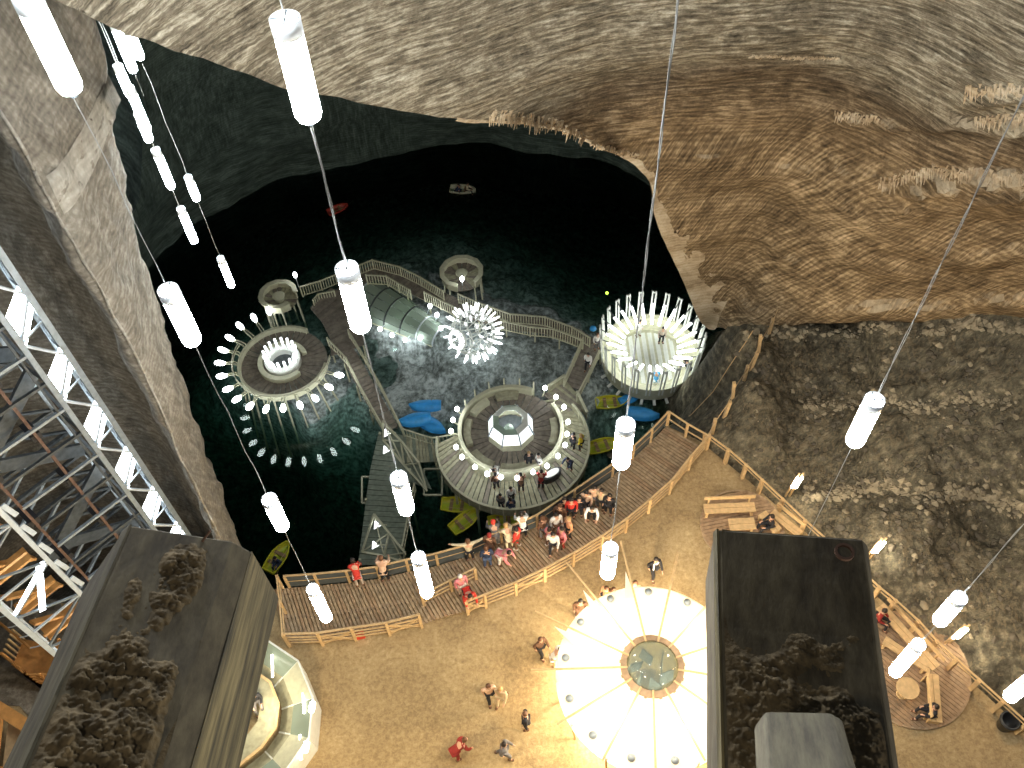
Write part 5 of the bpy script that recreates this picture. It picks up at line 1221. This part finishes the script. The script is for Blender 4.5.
# ================================================================ PEOPLE
def skin(name, J, E, mat_, sub=1, root=0):
    me = bpy.data.meshes.new(name); names = list(J); me.from_pydata([J[n][0] for n in names], [(names.index(a), names.index(b)) for a, b in E], [])
    o = bpy.data.objects.new(name, me); COL.objects.link(o)
    o.modifiers.new('s', 'SKIN'); 
    if not me.skin_vertices: me.skin_vertices.new() if hasattr(me.skin_vertices, 'new') else None
    sv = me.skin_vertices[0].data
    for i, n in enumerate(names): r = J[n][1]; sv[i].radius = (r, r) if not isinstance(r, tuple) else r; sv[i].use_root = (i == root)
    if sub: s = o.modifiers.new('u', 'SUBSURF'); s.levels = sub; s.render_levels = sub
    dg = bpy.context.evaluated_depsgraph_get(); dg.update(); nm = bpy.data.meshes.new_from_object(o.evaluated_get(dg)); bpy.data.objects.remove(o); nm.name = name
    nm.materials.clear(); nm.materials.append(mat_); nm.polygons.foreach_set('use_smooth', [True] * len(nm.polygons)); return nm
SKINM = mat('skin_tone', (.62, .36, .24), .5, 0, .05, 10, 0); HAIR = {'d': mat('dark_hair', (.025, .018, .015), .5, 0, .2, 20, .1), 'b': mat('brown_hair', (.13, .06, .03), .5, 0, .2, 20, .1), 'w': mat('white_hair', (.75, .7, .66), .6, 0, .1, 20, .1), 'f': mat('fair_hair', (.45, .28, .12), .6, 0, .1, 20, .1)}
CL = {k: mat('cloth_' + k, c, .8, 0, .12, 14, .1) for k, c in dict(red=(.62, .045, .03), dred=(.3, .03, .025), cream=(.72, .62, .42), white=(.85, .83, .78), black=(.018, .018, .022), navy=(.03, .045, .09), pink=(.75, .25, .28), orange=(.75, .38, .2),
      peach=(.78, .52, .36), beige=(.55, .42, .26), brown=(.14, .07, .04), grey=(.16, .15, .15), yellow=(.8, .62, .03), jeans=(.07, .10, .18), blue=(.1, .4, .7), pale=(.6, .5, .42)).items()}
EYE = mat('eye_dark', (.02, .02, .02), .3, 0, 0, 5, 0)
def pose(kind):
    b = 0; sh = 1.38; J = {}
    if kind == 'lean': torso = V((0, .42, .91)).normalized()
    elif kind == 'sit': torso = V((0, .10, 1)).normalized()
    elif kind == 'bend': torso = V((0, .75, .66)).normalized()
    else: torso = V((0, .04, 1)).normalized()
    hz = .92 if kind != 'sit' else .55
    pel = V((0, 0, hz)); at = lambda h, x=0, y=0: pel + torso * h + V((x, y, 0))
    J['pelvis'] = (pel, (.155, .11)); J['waist'] = (at(.16), (.13, .095)); J['chest'] = (at(.36), (.165, .11)); J['neck'] = (at(.52), .055)
    hd = at(.60, 0, .02); hz_ = V((0, -.02 if kind in ('lean', 'bend') else 0, 0))
    J['jaw'] = (hd, (.065, .075)); J['head'] = (hd + V((0, .012, .09)), (.078, .095)); J['crown'] = (hd + V((0, 0, .165)), (.055, .065))
    J['nose'] = (hd + V((0, .105, .07)), .013)
    for s, n in ((-1, 'L'), (1, 'R')):
        J['ear' + n] = (hd + V((s * .085, 0, .07)), .016)
        S_ = at(.45, s * .19); J['sh' + n] = (S_, .062)
        if kind == 'stand': el, wr = S_ + V((s * .06, -.03, -.29)), S_ + V((s * .05, .06, -.54))
        elif kind == 'walk': el, wr = S_ + V((s * .05, -.10 * s, -.28)), S_ + V((s * .03, .12 - .16 * s, -.50))
        elif kind == 'lean': el, wr = S_ + V((s * .08, .12, -.24)), S_ + V((s * .04, .34, -.30))
        elif kind == 'wide': el, wr = S_ + V((s * .26, .10, -.10)), S_ + V((s * .50, .22, -.16))
        elif kind == 'sit': el, wr = S_ + V((s * .05, .04, -.28)), S_ + V((s * -.02, .28, -.36))
        elif kind == 'bend': el, wr = S_ + V((s * .06, .08, -.26)), S_ + V((s * .02, .22, -.46))
        J['el' + n] = (el, .045); J['wr' + n] = (wr, .028); d = (wr - el).normalized(); hnd = wr + d * .07; J['hand' + n] = (hnd, (.036, .02))
        side = d.cross(V((0, 0, 1))); side = side.normalized() if side.length > .1 else V((0, 1, 0))
        if kind in ('stand', 'walk'): side = V((0, 1, 0))
        for k in range(4): J['f%s%d' % (n, k)] = (hnd + d * (.075 - .008 * abs(k - 1.3)) + side * (.012 * (k - 1.5) * 1.6) + V((-s * .012, 0, -.008)), .0085)
        J['th' + n] = (hnd + d * .015 + side * .052, .010)
        hp = pel + V((s * .095, 0, -.05)); J['hip' + n] = (hp, .092)
        if kind == 'sit': kn, an = hp + V((s * .04, .43, .02)), hp + V((s * .04, .45, -.42))
        elif kind == 'walk': kn, an = hp + V((0, .16 * s + .06, -.40)), hp + V((0, .27 * s - .05, -.79))
        else: kn, an = hp + V((s * .02, .03, -.41)), hp + V((s * .03, -.02, -.80))
        J['kn' + n] = (kn, .06); J['an' + n] = (an, .042); J['heel' + n] = (an + V((0, -.04, -.035)), .035); J['toe' + n] = (an + V((s * .03, .16, -.045)), (.045, .025))
    E = [('pelvis', 'waist'), ('waist', 'chest'), ('chest', 'neck'), ('neck', 'jaw'), ('jaw', 'head'), ('head', 'crown'), ('head', 'nose')]
    for n in 'LR':
        E += [('head', 'ear' + n), ('chest', 'sh' + n), ('sh' + n, 'el' + n), ('el' + n, 'wr' + n), ('wr' + n, 'hand' + n), ('hand' + n, 'th' + n), ('pelvis', 'hip' + n), ('hip' + n, 'kn' + n), ('kn' + n, 'an' + n), ('an' + n, 'toe' + n), ('an' + n, 'heel' + n)] + [('hand' + n, 'f%s%d' % (n, k)) for k in range(4)]
    out = {}
    out['body'] = skin('body', J, E, SKINM, 1)
    def sub_(keys, grow, over={}):
        K = {k: (J[k][0], tuple(x + grow for x in J[k][1]) if isinstance(J[k][1], tuple) else J[k][1] + grow) for k in keys}
        for k, v in over.items(): K[k] = v
        return K, [e for e in E if e[0] in K and e[1] in K]
    K, E2 = sub_(['pelvis', 'waist', 'chest', 'shL', 'elL', 'wrL', 'shR', 'elR', 'wrR'], .02); K['collar'] = (J['neck'][0] - torso * .03, .075); E2.append(('chest', 'collar'))
    K['hem'] = (J['pelvis'][0] - torso * .06, (.175, .13)); E2.append(('pelvis', 'hem')); out['jacket'] = skin('jacket', K, E2, CL['red'], 1)
    K, E2 = sub_(['pelvis', 'hipL', 'knL', 'anL', 'hipR', 'knR', 'anR'], .014); out['trousers'] = skin('trousers', K, E2, CL['black'], 1)
    for n in 'LR':
        K, E2 = sub_(['an' + n, 'toe' + n, 'heel' + n], .014); out['shoe' + n] = skin('shoe', K, E2, CL['brown'], 1)
    h = J['head'][0]; m = MB(); rows_ = []
    for j in range(8):
        th = R(98) * j / 7; rows_.append([h + V((.105 * math.sin(th) * math.cos(p), -.022 + (.118 if math.sin(p) < .2 else .09) * math.sin(th) * math.sin(p), .022 + .125 * math.cos(th) - (.09 * max(0, -math.sin(p)) * (th / R(98)) ** 2))) for p in [2 * math.pi * i / 16 for i in range(17)]])
    m.grid(rows_); m.grid([[p.lerp(h, .12) for p in r] for r in rows_]); out['hair'] = m.mesh('hair', HAIR['d'], smooth=True)
    out['eyes'] = []
    m = MB(); m.lathe([(0, -.012), (.012, 0), (0, .012)], n=8); out['eye'] = m.mesh('eye', EYE, smooth=True); out['eyepos'] = [h + V((s * .033, .088, -.005)) for s in (-1, 1)]
    return out
POSES = {k: pose(k) for k in ('stand', 'walk', 'lean', 'wide', 'sit', 'bend')}
def person(px, py, z0, k, rz, jk, tr, hair, label, group, sc=1.0, seat=0, ch=.85):
    A_ = POSES[k]; p = P(px, py, z0 + ch * sc * (1 if k != 'sit' else .75)); o = thing('person', label, 'person', (p.x, p.y, z0 + seat), R(rz), group); o.scale = (sc, sc, sc)
    inst('body', A_['body'], o)
    j = inst('jacket', A_['jacket'], o); setmat(j, CL[jk]); t = inst('trousers', A_['trousers'], o); setmat(t, CL[tr])
    for n in 'LR': setmat(inst('shoe', A_['shoe' + n], o), CL['brown' if tr != 'brown' else 'white'])
    h = inst('hair', A_['hair'], o); setmat(h, HAIR[hair] if hair in HAIR else CL[hair])
    for e in A_['eyepos']: inst('eye', A_['eye'], o, e)
    return o
G = 'people on the boardwalk'; D0 = DZ
for a in [
 (357, 576, D0, 'bend', 15, 'red', 'pale', 'd', 'person in a red jacket bending over the railing at the left end of the boardwalk'),
 (383, 571, D0, 'lean', 0, 'peach', 'black', 'b', 'person in a pale shirt and black trousers leaning on the railing beside the truss'),
 (469, 550, D0, 'wide', 10, 'cream', 'black', 'b', 'person in a cream shirt with both arms spread along the railing'),
 (487, 557, D0, 'stand', 10, 'navy', 'jeans', 'b', 'person in a dark blue jacket in front of the red cap, away from the railing'),
 (500, 554, D0, 'bend', -120, 'pink', 'white', 'd', 'person in pink and white bending down beside the dark blue jacket'),
 (495, 535, D0, 'lean', 10, 'grey', 'grey', 'red', 'person with a red cap right at the railing'),
 (490, 544, D0, 'stand', -20, 'brown', 'brown', 'dred', 'person with a dark red hat behind the dark blue jacket'),
 (509, 538, D0, 'lean', 25, 'cream', 'cream', 'f', 'person dressed all in cream leaning on the railing'),
 (517, 538, D0, 'stand', 60, 'red', 'brown', 'd', 'person in a red top squeezed between two pale dressed people'),
 (523, 527, D0, 'lean', 10, 'white', 'black', 'd', 'person in a white top right of the cream dressed one'),
 (543, 527, D0, 'stand', 40, 'brown', 'grey', 'b', 'person in dull brown alone at the left edge of the crowd'),
 (553, 542, D0, 'walk', 170, 'white', 'black', 'd', 'person in a white vest, nearest of the crowd to the floor railing'),
 (549, 538, D0, 'stand', -60, 'pink', 'brown', 'd', 'person in pink just behind the white vest'),
 (562, 537, D0, 'stand', 120, 'pink', 'dred', 'd', 'person in a bright pink top right of the white vest'),
 (569, 527, D0, 'stand', 110, 'orange', 'black', 'f', 'person in an orange top and black trousers on the inner side of the crowd'),
 (556, 523, D0, 'stand', 200, 'white', 'brown', 'd', 'person in white among the brown dressed ones'),
 (560, 514, D0, 'stand', 160, 'brown', 'brown', 'b', 'person in dark brown deep in the crowd'),
 (564, 507, D0, 'stand', 190, 'black', 'black', 'd', 'person in black at the railing left of the red top'),
 (571, 508, D0, 'stand', 180, 'red', 'black', 'd', 'person in a round bright red top in the middle of the crowd'),
 (579, 506, D0, 'stand', 170, 'black', 'black', 'd', 'person in black between the red and the peach tops'),
 (586, 501, D0, 'stand', 160, 'peach', 'black', 'd', 'person in a peach top, left one of the two'),
 (594, 496, D0, 'stand', 180, 'peach', 'grey', 'd', 'person in a peach top, right one by the railing'),
 (601, 499, D0, 'stand', 150, 'beige', 'black', 'd', 'person in a beige top beside the hooded black figure'),
 (592, 511, D0, 'lean', 170, 'white', 'black', 'd', 'person with a white front and black trousers in the right of the crowd'),
 (609, 504, D0, 'stand', 150, 'black', 'black', 'd', 'person all in black at the right end of the crowd'),
 (461, 584, D0, 'stand', -150, 'pink', 'pale', 'w', 'white haired person in pale pink by the inner railing end'),
 (467, 592, D0, 'bend', -160, 'red', 'black', 'd', 'person in a red jacket next to the white haired one')]:
    person(*a, G, sc=1.0)
G = 'people on the sandy floor'
for a in [
 (455, 751, 0, 'bend', -60, 'dred', 'dred', 'b', 'person in a dark red coat at the bottom of the picture'),
 (504, 750, 0, 'walk', -100, 'grey', 'grey', 'd', 'person in dark grey with an arm out at the bottom of the picture'),
 (526, 720, 0, 'stand', 90, 'black', 'black', 'b', 'small person in black walking towards the tent'),
 (489, 692, 0, 'walk', 200, 'peach', 'black', 'b', 'person in a peach top in the middle of the sandy floor'),
 (501, 695, 0, 'walk', 160, 'beige', 'beige', 'f', 'small person in beige right of the peach top', ),
 (540, 646, 0, 'walk', 220, 'brown', 'black', 'b', 'person in dark brown left of the tent'),
 (554, 657, 0, 'lean', -80, 'white', 'beige', 'd', 'person in a white top right against the tent edge'),
 (580, 608, 0, 'stand', 180, 'brown', 'brown', 'd', 'person in dark brown above the left spokes of the tent'),
 (606, 596, 0, 'stand', 120, 'orange', 'black', 'b', 'person in orange, left one of the pair between the sails'),
 (612, 598, 0, 'stand', -40, 'brown', 'black', 'b', 'person in brown, right one of the pair between the sails'),
 (634, 590, 0, 'stand', 160, 'beige', 'brown', 'b', 'person half hidden behind the tall white sail'),
 (654, 567, 0, 'walk', 200, 'black', 'black', 'd', 'person in black striding alone above the tent')]:
    person(*a, G)
o = [x for x in COL.objects if x.get('label') == 'person in black striding alone above the tent'][0]
m = MB(); m.path([V((-.1, .1, 1.42)), V((0, .14, 1.36)), V((.1, .1, 1.42)), V((.13, .17, 1.0))], .035); me = m.mesh('scarf', CL['white']); inst('scarf', me, o)
G = 'people on the benches'
for a, s in [((771, 523, .12, 'sit', 100, 'black', 'black', 'd', 'person in black sitting on the far terrace by the beam'), 0), ((933, 712, .12, 'sit', 80, 'black', 'black', 'd', 'person in black with a white collar sitting on the bench by the round table'), 0),
          ((879, 616, .12, 'sit', -130, 'dred', 'black', 'd', 'person in dark red sitting on the bench right beside the beam'), 0)]:
    person(*a, G, seat=.0)
G = 'people on the lake platforms'; Zr = -10.35
for a in [
 (581, 442, Zr, 'stand', 60, 'yellow', 'black', 'f', 'person in a yellow jacket at the right side of the main round deck'),
 (573, 441, Zr, 'stand', -60, 'black', 'black', 'd', 'person in black talking to the yellow jacket'),
 (570, 462, Zr, 'lean', 140, 'navy', 'black', 'd', 'tall dark figure between the counter and the yellow jacket'),
 (529, 459, -10, 'stand', 180, 'black', 'black', 'f', 'fair haired person in black inside the lamp ring'),
 (539, 461, -10, 'stand', 120, 'white', 'grey', 'd', 'person in white inside the lamp ring, right of the black one'),
 (496, 469, -10, 'bend', 160, 'white', 'black', 'd', 'person in white and black stooping at the lamp ring left of them'),
 (521, 484, Zr, 'lean', 0, 'brown', 'black', 'd', 'person in dark brown outside the lamp ring below the kiosk'),
 (541, 481, Zr, 'lean', -10, 'dred', 'black', 'd', 'person in dark red left of the black counter'),
 (501, 501, Zr, 'stand', 150, 'grey', 'black', 'd', 'person in grey, left one of three near the main deck edge'),
 (511, 494, Zr, 'stand', 200, 'white', 'black', 'd', 'person in white, upper one of three near the main deck edge'),
 (511, 506, Zr, 'stand', 20, 'navy', 'navy', 'd', 'person in dark blue, lower one of three near the main deck edge'),
 (496, 481, Zr, 'stand', 20, 'brown', 'black', 'd', 'person in brown just outside the lamp ring at the left'),
 (597, 341, -10.1, 'stand', 200, 'white', 'grey', 'b', 'person in white at the drum end of the walkway'),
 (588, 361, -10.25, 'walk', 160, 'white', 'black', 'd', 'person in white and black on the short stair'),
 (639, 328, -11.05, 'stand', 200, 'white', 'white', 'd', 'person in white in the far left of the drum'),
 (662, 335, -11.05, 'stand', 180, 'pale', 'black', 'd', 'person in pale brown standing at the back of the drum'),
 (656, 380, -11.05, 'lean', 0, 'blue', 'white', 'w', 'person in light blue near the front rim of the drum'),
 (689, 369, -11.05, 'bend', 40, 'black', 'black', 'd', 'person in black bending at the right rim of the drum')]:
    person(*a, G, sc=.95)
G = 'people in the boats'
person(459, 188, -11.95, 'sit', 60, 'navy', 'black', 'd', 'person in the far pale boat, left one', G, sc=.85, seat=-.15)
person(467, 187, -11.95, 'sit', -100, 'cream', 'black', 'd', 'person in the far pale boat, right one', G, sc=.85, seat=-.15)
person(277, 560, -11.95, 'sit', 150, 'navy', 'navy', 'd', 'dark dressed person in the boat beside the left timber beam', G, sc=.9, seat=-.15)
person(255, 698, .3, 'sit', 200, 'black', 'grey', 'd', 'dark haired person inside the polygon pavilion', 'people in the pavilion')
